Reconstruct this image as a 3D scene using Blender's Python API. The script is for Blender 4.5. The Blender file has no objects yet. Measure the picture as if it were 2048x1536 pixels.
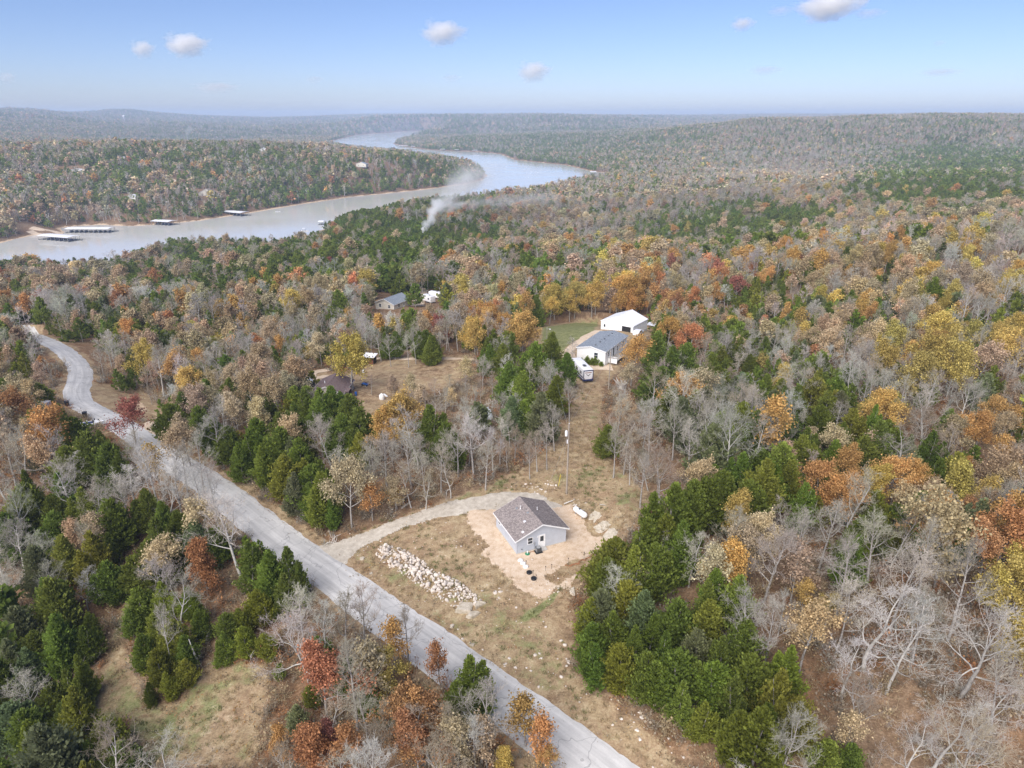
import bpy, bmesh, math, random
import numpy as np
from mathutils import Vector, Matrix
rng = np.random.default_rng(7); random.seed(7)
scene = bpy.context.scene
COL = scene.collection
# ------------------------------------------------------------------ camera, sky, sun, exposure
PITCH = math.radians(21.5); FPX = 1365.0; CAMZ = 60.0
cam_d = bpy.data.cameras.new("camera"); cam = bpy.data.objects.new("camera", cam_d); COL.objects.link(cam)
cam.location = (0, 0, CAMZ); cam.rotation_euler = (math.pi / 2 - PITCH, 0, 0)
cam_d.sensor_width = 36; cam_d.lens = 36 * FPX / 2048; cam_d.clip_start = 0.5; cam_d.clip_end = 60000
scene.camera = cam
SUN_EL, SUN_AZ = math.radians(42), math.radians(-150)     # azimuth clockwise from +Y: from behind the camera, to its left
world = bpy.data.worlds.new("World"); scene.world = world; world.use_nodes = True
wn = world.node_tree; wn.nodes.clear()
w_out = wn.nodes.new("ShaderNodeOutputWorld"); w_bg = wn.nodes.new("ShaderNodeBackground"); w_sky = wn.nodes.new("ShaderNodeTexSky")
w_sky.sky_type = 'NISHITA'; w_sky.sun_disc = False; w_sky.sun_elevation = SUN_EL; w_sky.sun_rotation = SUN_AZ
w_sky.altitude = 300; w_sky.air_density = 0.75; w_sky.dust_density = 0.8; w_sky.ozone_density = 9.0
w_bg.inputs[1].default_value = 0.05
w_mul = wn.nodes.new("ShaderNodeMix"); w_mul.data_type = 'RGBA'; w_mul.blend_type = 'MULTIPLY'; w_mul.inputs[0].default_value = 1.0; w_mul.inputs[7].default_value = (.98, .77, .72, 1)   # the pale veil over the whole sky
wn.links.new(w_sky.outputs[0], w_mul.inputs[6]); wn.links.new(w_mul.outputs[2], w_bg.inputs[0]); wn.links.new(w_bg.outputs[0], w_out.inputs[0])
sun_d = bpy.data.lights.new("sun", 'SUN'); sun = bpy.data.objects.new("sun", sun_d); COL.objects.link(sun)
sun_d.energy = 1.5; sun_d.angle = math.radians(70); sun_d.color = (1.0, 0.95, 0.88)
sdir = Vector((math.sin(SUN_AZ) * math.cos(SUN_EL), math.cos(SUN_AZ) * math.cos(SUN_EL), math.sin(SUN_EL)))
sun.rotation_euler = sdir.to_track_quat('Z', 'Y').to_euler()
vs = scene.view_settings; vs.view_transform = 'Standard'; vs.look = 'None'; vs.exposure = 2.07; vs.gamma = 1; vs.use_curve_mapping = False
cy = scene.cycles
cy.use_denoising = True; cy.denoiser = 'OPENIMAGEDENOISE'; cy.denoising_prefilter = 'ACCURATE'; cy.denoising_input_passes = 'RGB_ALBEDO_NORMAL'
cy.max_bounces = 12; cy.diffuse_bounces = 5; cy.glossy_bounces = 2; cy.transmission_bounces = 3; cy.volume_bounces = 10; cy.transparent_max_bounces = 8
cy.caustics_reflective = False; cy.caustics_refractive = False
# ------------------------------------------------------------------ projection helpers (points of the place seen from the drone's position)
CP, SP = math.cos(PITCH), math.sin(PITCH)
def ray(u, v):
    x = (u - 1024) / FPX; y = (768 - v) / FPX
    return np.array([x, CP + y * SP, -SP + y * CP])
def gp(u, v, z=0.0):
    r = ray(u, v); t = (z - CAMZ) / r[2]
    return np.array([r[0] * t, r[1] * t, z])
def at(u, v, t):
    return np.array([0, 0, CAMZ]) + ray(u, v) * t
def proj(P):
    P = np.asarray(P, float); x, y, z = P[..., 0], P[..., 1], P[..., 2] - CAMZ
    f = y * CP - z * SP; w = y * SP + z * CP
    f = np.maximum(f, 0.01)
    return 1024 + FPX * x / f, 768 - FPX * w / f, f
# ------------------------------------------------------------------ terrain heights
GC = [  # ground seen directly: (u, v, height)
 (1280,1536,-2.2),(1086,1470,-2.2),(870,1295,-2.4),(650,1120,-2.8),(470,985,-3.6),(330,890,-4.6),(215,830,-6),(150,775,-7.5),(165,730,-9),(100,685,-12),
 (0,1536,-9),(300,1536,-6),(700,1536,-3.5),(2048,1536,1.5),(1700,1536,-.5),(1480,1536,-1.2),(0,1250,-9),(300,1200,-6),(120,1000,-8),(480,1330,-4.5),
 (1036,1107,0),(1133,1088,0),(985,1052,0),(1060,1020,0),(1085,1180,-.3),(1200,1075,.1),(950,1060,-.3),(1160,1040,.2),(1100,1010,.2),(1150,1150,-.2),
 (870,1150,-1.2),(800,1080,-1.6),(930,1220,-1.1),(660,1100,-2.7),(800,1030,-1.4),(930,997,-.2),(1000,985,.1),(1150,1250,-.8),(1130,1400,-1.4),
 (1250,1040,2.0),(1300,1000,2.6),(1230,960,1.5),(1130,950,.8),(1180,820,.4),(1190,760,0),(1152,722,0),(1290,665,-.3),(1200,655,-1.2),
 (800,760,-3.5),(950,800,-2),(700,800,-4),(650,790,-4.5),(850,717,-4.5),(1090,690,-2),(560,900,-4),
 (1500,1150,3.5),(1800,1150,4),(2048,1150,5.5),(1450,900,3.5),
]
CC = [  # canopy seen: (u, v of the canopy, depth, tree height) -> ground
 (1780,960,109,9),(1850,720,140,11),(1600,800,135,10),(2030,900,115,11),(1400,750,155,11),(1990,520,225,12),(2048,440,310,12),(1700,560,230,12),(1750,475,300,12),
 (1600,480,340,12),(1300,490,390,12),(1000,490,425,12),(700,480,490,12),(1300,600,250,11),(1260,590,228,12),(1500,640,205,11),(1060,570,290,11),
 (880,560,330,11),(770,605,297,3),(560,620,270,10),(400,600,290,10),(300,560,350,14),(100,600,300,11),(200,516,480,17),(400,482,565,16),(600,480,650,14),(40,545,400,15),
 (0,700,190,9),(250,720,190,9),(420,720,185,9),
 (780,430,700,11),(1000,440,720,12),(1200,400,900,12),(1050,375,1100,12),(1500,400,800,12),(1900,400,650,12),(1900,350,900,12),(1600,345,1100,12),(1300,352,1250,12),(1750,430,560,12),(2100,400,520,12),
 (1700,330,1500,12),(1500,330,1550,12),(2048,318,1400,12),
 (1480,240,2350,12),(1600,233,2350,12),(1750,233,2350,12),(1900,229,2350,12),(2048,226,2350,12),(2250,226,2350,12),(1400,262,2350,12),(1330,256,2700,12),
 (1700,290,1850,12),(2000,280,1800,12),
 (1250,270,2700,12),(1100,265,2950,12),(950,268,3150,12),(850,280,3000,12),
 (960,342,1400,9),(900,318,1430,12),(800,300,1350,12),(650,288,1300,12),(500,286,1250,12),(200,288,1250,12),(0,290,1200,12),(-200,290,1200,12),
 (600,340,1080,12),(400,350,980,12),(200,370,900,12),(0,390,820,12),(-200,390,800,12),
 (100,275,2400,12),(300,268,3300,12),(500,262,3800,12),
]
HC = [  # further ground: (u, distance Y, height)
 (1500,550,-40),(1750,470,-24),(1250,560,-50),(900,560,-46),
 (200,1700,-38),(500,1700,-40),(0,1700,-36),(700,1800,-50),(700,4700,-50),(400,4700,-20),(200,4300,2),
 (1000,1900,-70),(1000,4300,-45),(1300,4300,-30),(1500,3300,10),(1800,3300,20),(2100,3300,20),
 (60,5500,94),(-150,5500,98),(120,5600,70),(200,5200,10),(240,7600,100),(190,7600,66),(300,7600,66),(350,6500,26),(340,5400,14),(480,6000,4),(600,6200,-8),(690,6000,-4),(745,5800,44),(890,5600,48),(1000,5600,36),(1080,5600,50),(1200,5600,46),(1290,5700,12),(1340,7000,34),(1440,7000,36),(1600,7000,30),(1900,7000,30),
 (0,9000,70),(420,9500,44),(760,9500,66),(830,9500,56),(600,9500,22),(1100,9500,40),(1700,9500,62),(2000,9500,66),(2300,9500,50),(-300,9000,60),
 (0,13000,40),(1024,13000,30),(2048,13000,40),(-400,13000,30),(2500,13000,30),
 (1024,20,-2),(0,20,-6),(2048,20,0),(-800,30,-10),(2900,30,4),(-900,80,-12),(2900,80,9),(-600,200,-18),(2500,160,13),(2450,250,16),(2300,320,12),(-500,420,-38),(-300,560,-52),
]
pts = []
for u, v, z in GC: pts.append(gp(u, v, z))
for u, v, t, h in CC:
    q = at(u, v, t); q[2] -= h + (10 if t > 2000 else 2 if t > 900 else 0); q[2] = max(q[2], -58.5); pts.append(q)
for u, Y, z in HC:
    zz = z - (14 if Y > 8900 else 0 if Y == 7600 else 14 if Y > 5000 else 0); f = Y * CP - (zz - CAMZ) * SP
    pts.append(np.array([(u - 1024) / FPX * f, Y, zz]))
pts = np.array(pts)
def qc(x, y): return np.stack([x / y * 1.5, np.log(y)], -1)
Q = qc(pts[:, 0], pts[:, 1])
def kern(a, b):
    d2 = ((a[:, None, :] - b[None, :, :]) ** 2).sum(-1) + 1e-12
    return 0.5 * d2 * np.log(d2 + 0.0004)
nq = len(Q)
A = np.zeros((nq + 3, nq + 3)); A[:nq, :nq] = kern(Q, Q) + np.eye(nq) * 2e-4
A[:nq, nq] = 1; A[:nq, nq + 1:] = Q; A[nq, :nq] = 1; A[nq + 1:, :nq] = Q.T
Wt = np.linalg.solve(A, np.concatenate([pts[:, 2], np.zeros(3)]))
def rbf(x, y):
    q = qc(x, y); out = np.empty(len(q))
    for i in range(0, len(q), 20000):
        s = q[i:i + 20000]; out[i:i + 20000] = kern(s, Q) @ Wt[:nq] + Wt[nq] + s @ Wt[nq + 1:]
    return out
def poly_sdf(x, y, poly):          # > 0 inside
    poly = np.asarray(poly)[:, :2]; d = np.full(x.shape, 1e18); ins = np.zeros(x.shape, bool)
    for (ax, ay), (bx, by) in zip(poly, np.roll(poly, -1, 0)):
        ex, ey = bx - ax, by - ay; s = np.clip(((x - ax) * ex + (y - ay) * ey) / (ex * ex + ey * ey + 1e-9), 0, 1)
        d = np.minimum(d, (x - ax - ex * s) ** 2 + (y - ay - ey * s) ** 2)
        c = (ay > y) != (by > y)
        with np.errstate(divide='ignore', invalid='ignore'):
            ins ^= c & (x < ex * (y - ay) / (by - ay + 1e-12) + ax)
    return np.where(ins, 1, -1) * np.sqrt(d)
def line_dist(x, y, line):
    line = np.asarray(line); d = np.full(x.shape, 1e18)
    for a, b in zip(line[:-1], line[1:]):
        ex, ey = b[0] - a[0], b[1] - a[1]; s = np.clip(((x - a[0]) * ex + (y - a[1]) * ey) / (ex * ex + ey * ey + 1e-9), 0, 1)
        d = np.minimum(d, (x - a[0] - ex * s) ** 2 + (y - a[1] - ey * s) ** 2)
    return np.sqrt(d)
def vnoise(x, y, s, seed=0):       # smooth value noise, 0..1
    x = np.asarray(x) / s + 1000.37 + seed * 17.3; y = np.asarray(y) / s + 900.71 + seed * 31.7
    xi, yi = np.floor(x).astype(np.int64), np.floor(y).astype(np.int64); fx, fy = x - xi, y - yi
    fx = fx * fx * (3 - 2 * fx); fy = fy * fy * (3 - 2 * fy)
    def h(i, j):
        n = (i * 374761393 + j * 668265263 + seed * 974711) & 0x7fffffff
        n = ((n ^ (n >> 13)) * 1274126177) & 0x7fffffff
        return ((n ^ (n >> 16)) & 0xffff) / 65535.0
    return (h(xi, yi) * (1 - fx) + h(xi + 1, yi) * fx) * (1 - fy) + (h(xi, yi + 1) * (1 - fx) + h(xi + 1, yi + 1) * fx) * fy
def sm(a, b, x): t = np.clip((x - a) / (b - a), 0, 1); return t * t * (3 - 2 * t)
LAKE_Z = -60.0
lake_px = [(-420,520),(-200,538),(0,542),(120,548),(200,548),(262,536),(290,512),(360,500),(480,495),(575,496),(610,490),(650,480),(638,462),(690,446),(760,430),(830,416),(900,408),(960,402),(1060,387),(1170,362),(1240,352),
 (1215,346),(1190,344),(1130,330),(1098,327),(1030,320),(1000,308),(955,304),(900,302),(860,300),(815,294),(786,288),(792,282),(830,272),(868,264),(848,261.5),(800,264),(715,270),(655,284),(690,294),(740,300),(810,306),(880,316),(940,328),(968,342),(973,352),(964,360),(935,368),(850,379),(700,394),(600,409),(480,429),(400,441),(330,448),(260,452),(200,449),(150,452),(118,456),(126,464),(120,472),(66,470),(30,478),(0,486),(-200,500),(-420,505)]
lake = np.array([gp(u, v, LAKE_Z)[:2] for u, v in lake_px])
def height_raw(x, y):
    z = rbf(x, y); far = y > 250
    if far.any():
        d = -poly_sdf(x[far], y[far], lake); yy = y[far]
        W = np.clip(yy * 0.07, 30, 200)
        zz = np.maximum(z[far], -57.5)
        n = (vnoise(x[far], yy, 90, 3) - .5) * 6 * sm(20, 120, d) + (vnoise(x[far], yy, 420, 4) - .5) * 22 * sm(60, 400, d) * sm(700, 1500, yy)
        land = LAKE_Z + 0.4 + (zz + n - LAKE_Z) * sm(0, 1, np.clip(d, 0, None) / W) + np.clip(d, 0, 30) * 0.07
        z[far] = np.where(d > 0, land, LAKE_Z - np.clip(-d * .12, 0, 5))
    return z
NA, NL = 441, 830
A0, A1, L0, L1 = -1.35, 1.35, math.log(18), math.log(13500)
ga = np.linspace(A0, A1, NA); gl = np.linspace(L0, L1, NL)
GA, GL = np.meshgrid(ga, gl); GY = np.exp(GL).ravel(); GX = GA.ravel() * GY
GZ0 = np.minimum(height_raw(GX, GY), 95.0)
GZ = GZ0.reshape(NL, NA)
def hgt(x, y):
    x = np.asarray(x, float); y = np.maximum(np.asarray(y, float), 18.01)
    a = np.clip((x / y - A0) / (A1 - A0) * (NA - 1), 0, NA - 1.001); l = np.clip((np.log(y) - L0) / (L1 - L0) * (NL - 1), 0, NL - 1.001)
    i, j = a.astype(int), l.astype(int); fa, fl = a - i, l - j
    return (GZ[j, i] * (1 - fa) + GZ[j, i + 1] * fa) * (1 - fl) + (GZ[j + 1, i] * (1 - fa) + GZ[j + 1, i + 1] * fa) * fl
_TS = np.exp(np.linspace(math.log(40), math.log(14000), 2200))
def hit(u, v, up=0.0):             # where the line of sight meets the ground (raised by up)
    r = ray(u, v); P = r[None, :] * _TS[:, None]; z = CAMZ + P[:, 2]
    b = np.nonzero(z < hgt(P[:, 0], P[:, 1]) + up)[0]
    k = b[0] if len(b) else len(_TS) - 1
    if k == 0: k = 1
    t0, t1 = _TS[k - 1], _TS[k]
    for _ in range(12):
        tm = (t0 + t1) / 2; q = r * tm
        if CAMZ + q[2] < hgt(q[0], q[1]) + up: t1 = tm
        else: t0 = tm
    q = r * t1
    return np.array([q[0], q[1], float(hgt(q[0], q[1]))])
def hits(px): return np.array([hit(u, v) for u, v in px])
def smooth_line(P, n=8):           # Catmull-Rom
    P = np.asarray(P, float)[:, :2]; Pe = np.vstack([2 * P[0] - P[1], P, 2 * P[-1] - P[-2]]); out = []
    for i in range(1, len(Pe) - 2):
        p0, p1, p2, p3 = Pe[i - 1:i + 3]
        for s in np.linspace(0, 1, n, endpoint=False):
            out.append(.5 * (2 * p1 + (p2 - p0) * s + (2 * p0 - 5 * p1 + 4 * p2 - p3) * s * s + (3 * p1 - p0 - 3 * p2 + p3) * s ** 3))
    out.append(P[-1]); return np.array(out)
# ------------------------------------------------------------------ material helpers
MATS = {}
def nd(nt, t, **kw):
    n = nt.nodes.new(t)
    for k, v in kw.items(): setattr(n, k, v)
    return n
def mat(name):
    m = bpy.data.materials.new(name); m.use_nodes = True; nt = m.node_tree; nt.nodes.clear()
    out = nd(nt, "ShaderNodeOutputMaterial"); MATS[name] = m
    return m, nt, out
def noise(nt, scale, detail=4, rough=.6, coord=None, dim='3D'):
    n = nd(nt, "ShaderNodeTexNoise", noise_dimensions=dim); n.inputs['Scale'].default_value = scale; n.inputs['Detail'].default_value = detail; n.inputs['Roughness'].default_value = rough
    if coord is not None: nt.links.new(coord, n.inputs['Vector'])
    return n.outputs['Fac']
def ramp(nt, fac, stops, interp='LINEAR'):
    r = nd(nt, "ShaderNodeValToRGB"); r.color_ramp.interpolation = interp
    e = r.color_ramp.elements
    while len(e) < len(stops): e.new(.5)
    for el, (p, c) in zip(e, stops): el.position = p; el.color = (*c, 1) if len(c) == 3 else c
    nt.links.new(fac, r.inputs[0]); return r.outputs[0]
def g3(v): return (v, v, v)
def mixc(nt, fac, a, b, mode='MIX'):
    m = nd(nt, "ShaderNodeMix", data_type='RGBA', blend_type=mode)
    for sock, v in ((m.inputs[0], fac), (m.inputs[6], a), (m.inputs[7], b)):
        if isinstance(v, (int, float)): sock.default_value = v
        elif isinstance(v, tuple): sock.default_value = (*v, 1)
        else: nt.links.new(v, sock)
    return m.outputs[2]
def mth(nt, op, a, b=None, c=None, clamp=False):
    m = nd(nt, "ShaderNodeMath", operation=op, use_clamp=clamp)
    for s, v in zip(m.inputs, (a, b, c)):
        if v is None: continue
        if isinstance(v, (int, float)): s.default_value = v
        else: nt.links.new(v, s)
    return m.outputs[0]
def attr(nt, name, typ='GEOMETRY'):
    a = nd(nt, "ShaderNodeAttribute", attribute_type=typ, attribute_name=name); return a
def objco(nt): return nd(nt, "ShaderNodeTexCoord").outputs['Object']
def geopos(nt): return nd(nt, "ShaderNodeNewGeometry").outputs['Position']
def princ(nt, out, col, rough=.8, spec=.2, metal=0, bump=None, bstr=.3, bdist=.02):
    p = nd(nt, "ShaderNodeBsdfPrincipled"); p.inputs['Roughness'].default_value = rough; p.inputs['Specular IOR Level'].default_value = spec; p.inputs['Metallic'].default_value = metal
    if isinstance(col, tuple): p.inputs['Base Color'].default_value = (*col, 1)
    else: nt.links.new(col, p.inputs['Base Color'])
    if bump is not None:
        b = nd(nt, "ShaderNodeBump"); b.inputs['Strength'].default_value = bstr; b.inputs['Distance'].default_value = bdist
        nt.links.new(bump, b.inputs['Height']); nt.links.new(b.outputs[0], p.inputs['Normal'])
    nt.links.new(p.outputs[0], out.inputs['Surface']); return p
def simple(name, col, rough=.6, spec=.3, metal=0, var=.12, scale=3.0):
    m, nt, out = mat(name); co = objco(nt)
    f = noise(nt, scale, 5, .65, co)
    c = mixc(nt, 1.0, ramp(nt, f, [(.3, g3(1 - var)), (.7, g3(1 + var * .4))]), tuple(col), 'MULTIPLY')
    princ(nt, out, c, rough, spec, metal, noise(nt, scale * 6, 4, .6, co), .15, .01); return m
# ------------------------------------------------------------------ mesh helpers
def mesh_np(name, V, F, mats=(), var=None, mi=None, smooth=False, uv=None):
    me = bpy.data.meshes.new(name); V = np.asarray(V, np.float32); F = np.asarray(F, np.int32); k = F.shape[1]
    me.vertices.add(len(V)); me.vertices.foreach_set("co", V.ravel())
    me.loops.add(F.size); me.loops.foreach_set("vertex_index", F.ravel())
    me.polygons.add(len(F)); me.polygons.foreach_set("loop_start", np.arange(0, F.size, k, dtype=np.int32))
    if mi is not None: me.polygons.foreach_set("material_index", np.asarray(mi, np.int32))
    me.update(calc_edges=True)
    for m in mats: me.materials.append(m)
    if var is not None:
        a = me.attributes.new("var", 'FLOAT', 'POINT'); a.data.foreach_set("value", np.asarray(var, np.float32))
    if uv is not None:
        l = me.uv_layers.new(name="UVMap"); l.data.foreach_set("uv", np.asarray(uv, np.float32)[F.ravel()].ravel())
    if smooth: me.polygons.foreach_set("use_smooth", np.ones(len(F), bool))
    me.validate(); return me
def obj(name, me, parent=None, loc=None, rotz=None):
    o = bpy.data.objects.new(name, me); COL.objects.link(o)
    if parent is not None: o.parent = parent
    if loc is not None: o.location = loc
    if rotz is not None: o.rotation_euler[2] = rotz
    return o
def tag(o, label, cat, group=None):
    o["label"] = label; o["category"] = cat
    if group: o["group"] = group
    return o
def thing(name, label, cat, loc, rotz=0, group=None):
    o = bpy.data.objects.new(name, None); COL.objects.link(o); o.location = loc; o.rotation_euler[2] = rotz; o.empty_display_size = .5
    return tag(o, label, cat, group)
def structure(o): o["kind"] = "structure"; return o
def stuff(o, label=None, cat=None):
    o["kind"] = "stuff"
    if label: o["label"] = label
    if cat: o["category"] = cat
    return o
class MB:                           # collects solids and builds ONE mesh object
    def __init__(s): s.v = []; s.f = []
    def add(s, V, F):
        n = len(s.v); s.v += [tuple(map(float, p)) for p in V]; s.f += [tuple(i + n for i in f) for f in F]; return s
    def box(s, x0, x1, y0, y1, z0, z1):
        return s.add([(x0,y0,z0),(x1,y0,z0),(x1,y1,z0),(x0,y1,z0),(x0,y0,z1),(x1,y0,z1),(x1,y1,z1),(x0,y1,z1)],
                     [(3,2,1,0),(4,5,6,7),(0,1,5,4),(1,2,6,5),(2,3,7,6),(3,0,4,7)])
    def prism(s, poly, d, n):       # polygon (3-D points) pushed along n by d
        n = np.asarray(n, float) * d; P = [np.asarray(p, float) for p in poly]; k = len(P)
        return s.add(P + [p + n for p in P], [tuple(range(k))[::-1], tuple(range(k, 2 * k))] + [(i, (i + 1) % k, k + (i + 1) % k, k + i) for i in range(k)])
    def tube(s, pts, rad, n=8):
        pts = [np.asarray(p, float) for p in pts]; rad = [rad] * len(pts) if not hasattr(rad, '__len__') else rad; V = []; F = []
        for i, p in enumerate(pts):
            d = pts[min(i + 1, len(pts) - 1)] - pts[max(i - 1, 0)]; d = d / (np.linalg.norm(d) + 1e-9)
            a = np.cross(d, (0, 0, 1) if abs(d[2]) < .9 else (1, 0, 0)); a /= np.linalg.norm(a); b = np.cross(d, a)
            V += [p + rad[i] * (a * math.cos(t) + b * math.sin(t)) for t in np.linspace(0, 2 * math.pi, n, endpoint=False)]
        for i in range(len(pts) - 1):
            F += [(i * n + j, i * n + (j + 1) % n, (i + 1) * n + (j + 1) % n, (i + 1) * n + j) for j in range(n)]
        F += [tuple(range(n))[::-1], tuple(range((len(pts) - 1) * n, len(pts) * n))]
        return s.add(V, F)
    def lathe(s, prof, n=16, axis='z', o=(0, 0, 0)):   # (radius, height) profile
        V = []; F = []
        for r, h in prof:
            for t in np.linspace(0, 2 * math.pi, n, endpoint=False):
                q = (r * math.cos(t), r * math.sin(t), h)
                if axis == 'x': q = (q[2], q[0], q[1])
                if axis == 'y': q = (q[0], q[2], q[1])
                V.append((q[0] + o[0], q[1] + o[1], q[2] + o[2]))
        for i in range(len(prof) - 1):
            F += [(i * n + j, i * n + (j + 1) % n, (i + 1) * n + (j + 1) % n, (i + 1) * n + j) for j in range(n)]
        F += [tuple(range(n))[::-1], tuple(range((len(prof) - 1) * n, len(prof) * n))]
        return s.add(V, F)
    def build(s, name, m, parent=None, bevel=0, smooth=False, loc=None, rotz=None):
        me = bpy.data.meshes.new(name); me.from_pydata(s.v, [], s.f); me.update()
        bm = bmesh.new(); bm.from_mesh(me); bmesh.ops.recalc_face_normals(bm, faces=bm.faces)
        if bevel: bmesh.ops.bevel(bm, geom=[e for e in bm.edges if e.calc_face_angle(0) > .5], offset=bevel, segments=2, affect='EDGES', profile=.6)
        bm.to_mesh(me); bm.free()
        me.materials.append(m if not isinstance(m, str) else MATS[m])
        if smooth:
            me.polygons.foreach_set("use_smooth", np.ones(len(me.polygons), bool)); me.set_sharp_from_angle(angle=.7)
        return obj(name, me, parent, loc, rotz)
# ------------------------------------------------------------------ surface materials
def wpos(nt): return geopos(nt)
m, nt, out = mat("ground"); pos = wpos(nt)
gm = attr(nt, "gm"); sep = nd(nt, "ShaderNodeSeparateColor"); nt.links.new(gm.outputs['Color'], sep.inputs[0])
n1, n2, n3, n4 = noise(nt, .09, 4, .6, pos), noise(nt, .7, 5, .7, pos), noise(nt, 4.5, 4, .75, pos), noise(nt, .3, 5, .65, pos)
fine = mth(nt, 'ADD', mth(nt, 'MULTIPLY', n2, .5), mth(nt, 'MULTIPLY', n3, .5))
litter = mixc(nt, ramp(nt, n1, [(.35, g3(0)), (.65, g3(1))]), ramp(nt, fine, [(.36, (.09, .052, .03)), (.5, (.19, .11, .06)), (.62, (.33, .205, .12))]), ramp(nt, fine, [(.36, (.11, .075, .05)), (.5, (.22, .15, .095)), (.62, (.36, .265, .175))]))
dry = mixc(nt, ramp(nt, n4, [(.38, g3(0)), (.62, g3(1))]), ramp(nt, fine, [(.36, (.19, .14, .08)), (.5, (.36, .27, .16)), (.64, (.52, .43, .28))]), ramp(nt, fine, [(.36, (.17, .12, .075)), (.5, (.30, .205, .125)), (.64, (.44, .33, .21))]))
green = ramp(nt, fine, [(.36, (.10, .11, .04)), (.5, (.20, .21, .09)), (.64, (.33, .31, .16))])
dirt = ramp(nt, fine, [(.34, (.36, .25, .16)), (.5, (.56, .42, .28)), (.66, (.70, .58, .43))])
edge = mth(nt, 'MULTIPLY', mth(nt, 'SUBTRACT', mth(nt, 'ADD', mth(nt, 'MULTIPLY', n4, .6), mth(nt, 'MULTIPLY', n2, .4)), .5), 1.6)
def soft(ch): return ramp(nt, mth(nt, 'ADD', ch, edge), [(.40, g3(0)), (.62, g3(1))])
c = mixc(nt, soft(sep.outputs[0]), litter, dry); c = mixc(nt, soft(sep.outputs[1]), c, green); c = mixc(nt, soft(sep.outputs[2]), c, dirt)
princ(nt, out, c, .95, .05, 0, fine, .8, .12)
def stony(name, stops, s1=1.2, s2=9, bd=.05, spot=None):
    m, nt, out = mat(name); pos = wpos(nt); a, b, c0 = noise(nt, s1, 5, .65, pos), noise(nt, s2, 4, .75, pos), noise(nt, .15, 3, .6, pos)
    f = mth(nt, 'ADD', mth(nt, 'ADD', mth(nt, 'MULTIPLY', a, .4), mth(nt, 'MULTIPLY', b, .4)), mth(nt, 'MULTIPLY', c0, .2)); c = ramp(nt, f, stops)
    if spot:
        vt = nd(nt, "ShaderNodeTexVoronoi"); vt.inputs['Scale'].default_value = 3.2; nt.links.new(pos, vt.inputs['Vector'])
        c = mixc(nt, ramp(nt, vt.outputs['Distance'], [(.10, g3(1)), (.2, g3(0))]), c, spot)
    princ(nt, out, c, .95, .08, 0, f, .7, bd); return m
stony("pad_dirt", [(.36, (.37, .26, .165)), (.47, (.54, .41, .29)), (.62, (.66, .55, .43))], spot=(.68, .60, .50))
stony("gravel", [(.36, (.30, .26, .21)), (.5, (.46, .41, .34)), (.64, (.62, .57, .49))])
stony("track_dirt", [(.36, (.44, .33, .23)), (.5, (.58, .46, .34)), (.64, (.70, .60, .48))])
stony("limestone", [(.36, (.22, .18, .12)), (.47, (.45, .39, .30)), (.62, (.66, .60, .51))], 2.2, 14)
stony("white_stone", [(.36, (.30, .24, .18)), (.46, (.55, .48, .41)), (.62, (.78, .72, .66))], 2.0, 12)
m, nt, out = mat("asphalt"); uvn = nd(nt, "ShaderNodeUVMap"); uv = uvn.outputs[0]; pos = wpos(nt)
su = nd(nt, "ShaderNodeSeparateXYZ"); nt.links.new(uv, su.inputs[0])
mp = nd(nt, "ShaderNodeMapping"); mp.inputs['Scale'].default_value = (1.6, .07, 1); nt.links.new(uv, mp.inputs[0])
streak = noise(nt, 1.0, 5, .65, mp.outputs[0]); patch = noise(nt, .16, 4, .6, pos); fine = noise(nt, 5, 5, .8, pos)
mid = noise(nt, .8, 4, .7, pos)
f = mth(nt, 'ADD', mth(nt, 'ADD', mth(nt, 'MULTIPLY', streak, .42), mth(nt, 'MULTIPLY', patch, .3)), mth(nt, 'ADD', mth(nt, 'MULTIPLY', fine, .13), mth(nt, 'MULTIPLY', mid, .15)))
base = ramp(nt, f, [(.36, (.32, .315, .305)), (.47, (.47, .46, .445)), (.6, (.62, .605, .58))])
tr = mth(nt, 'ABSOLUTE', mth(nt, 'SUBTRACT', mth(nt, 'ABSOLUTE', su.outputs[0]), 1.25))      # worn wheel tracks
base = mixc(nt, mth(nt, 'MULTIPLY', ramp(nt, tr, [(.15, g3(1)), (.6, g3(0))]), mth(nt, 'MULTIPLY', mid, .55)), base, (.36, .355, .345))
ed = ramp(nt, mth(nt, 'ADD', mth(nt, 'ABSOLUTE', su.outputs[0]), mth(nt, 'MULTIPLY', fine, .6)), [(2.7 / 4, g3(0)), (3.05 / 4, g3(1))])
vt = nd(nt, "ShaderNodeTexVoronoi", feature='DISTANCE_TO_EDGE'); vt.inputs['Scale'].default_value = .22; 
wv = nd(nt, "ShaderNodeVectorMath", operation='ADD'); nz = nd(nt, "ShaderNodeTexNoise"); nz.inputs['Scale'].default_value = .5; nt.links.new(pos, nz.inputs['Vector'])
sc_ = nd(nt, "ShaderNodeVectorMath", operation='SCALE'); sc_.inputs[3].default_value = 3.0; nt.links.new(nz.outputs['Color'], sc_.inputs[0]); nt.links.new(pos, wv.inputs[0]); nt.links.new(sc_.outputs[0], wv.inputs[1]); nt.links.new(wv.outputs[0], vt.inputs['Vector'])
crack = ramp(nt, vt.outputs['Distance'], [(.004, g3(1)), (.012, g3(0))])
base = mixc(nt, mth(nt, 'MULTIPLY', crack, .5), base, (.16, .16, .16))
princ(nt, out, base, .85, .25, 0, fine, .4, .02)
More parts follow.
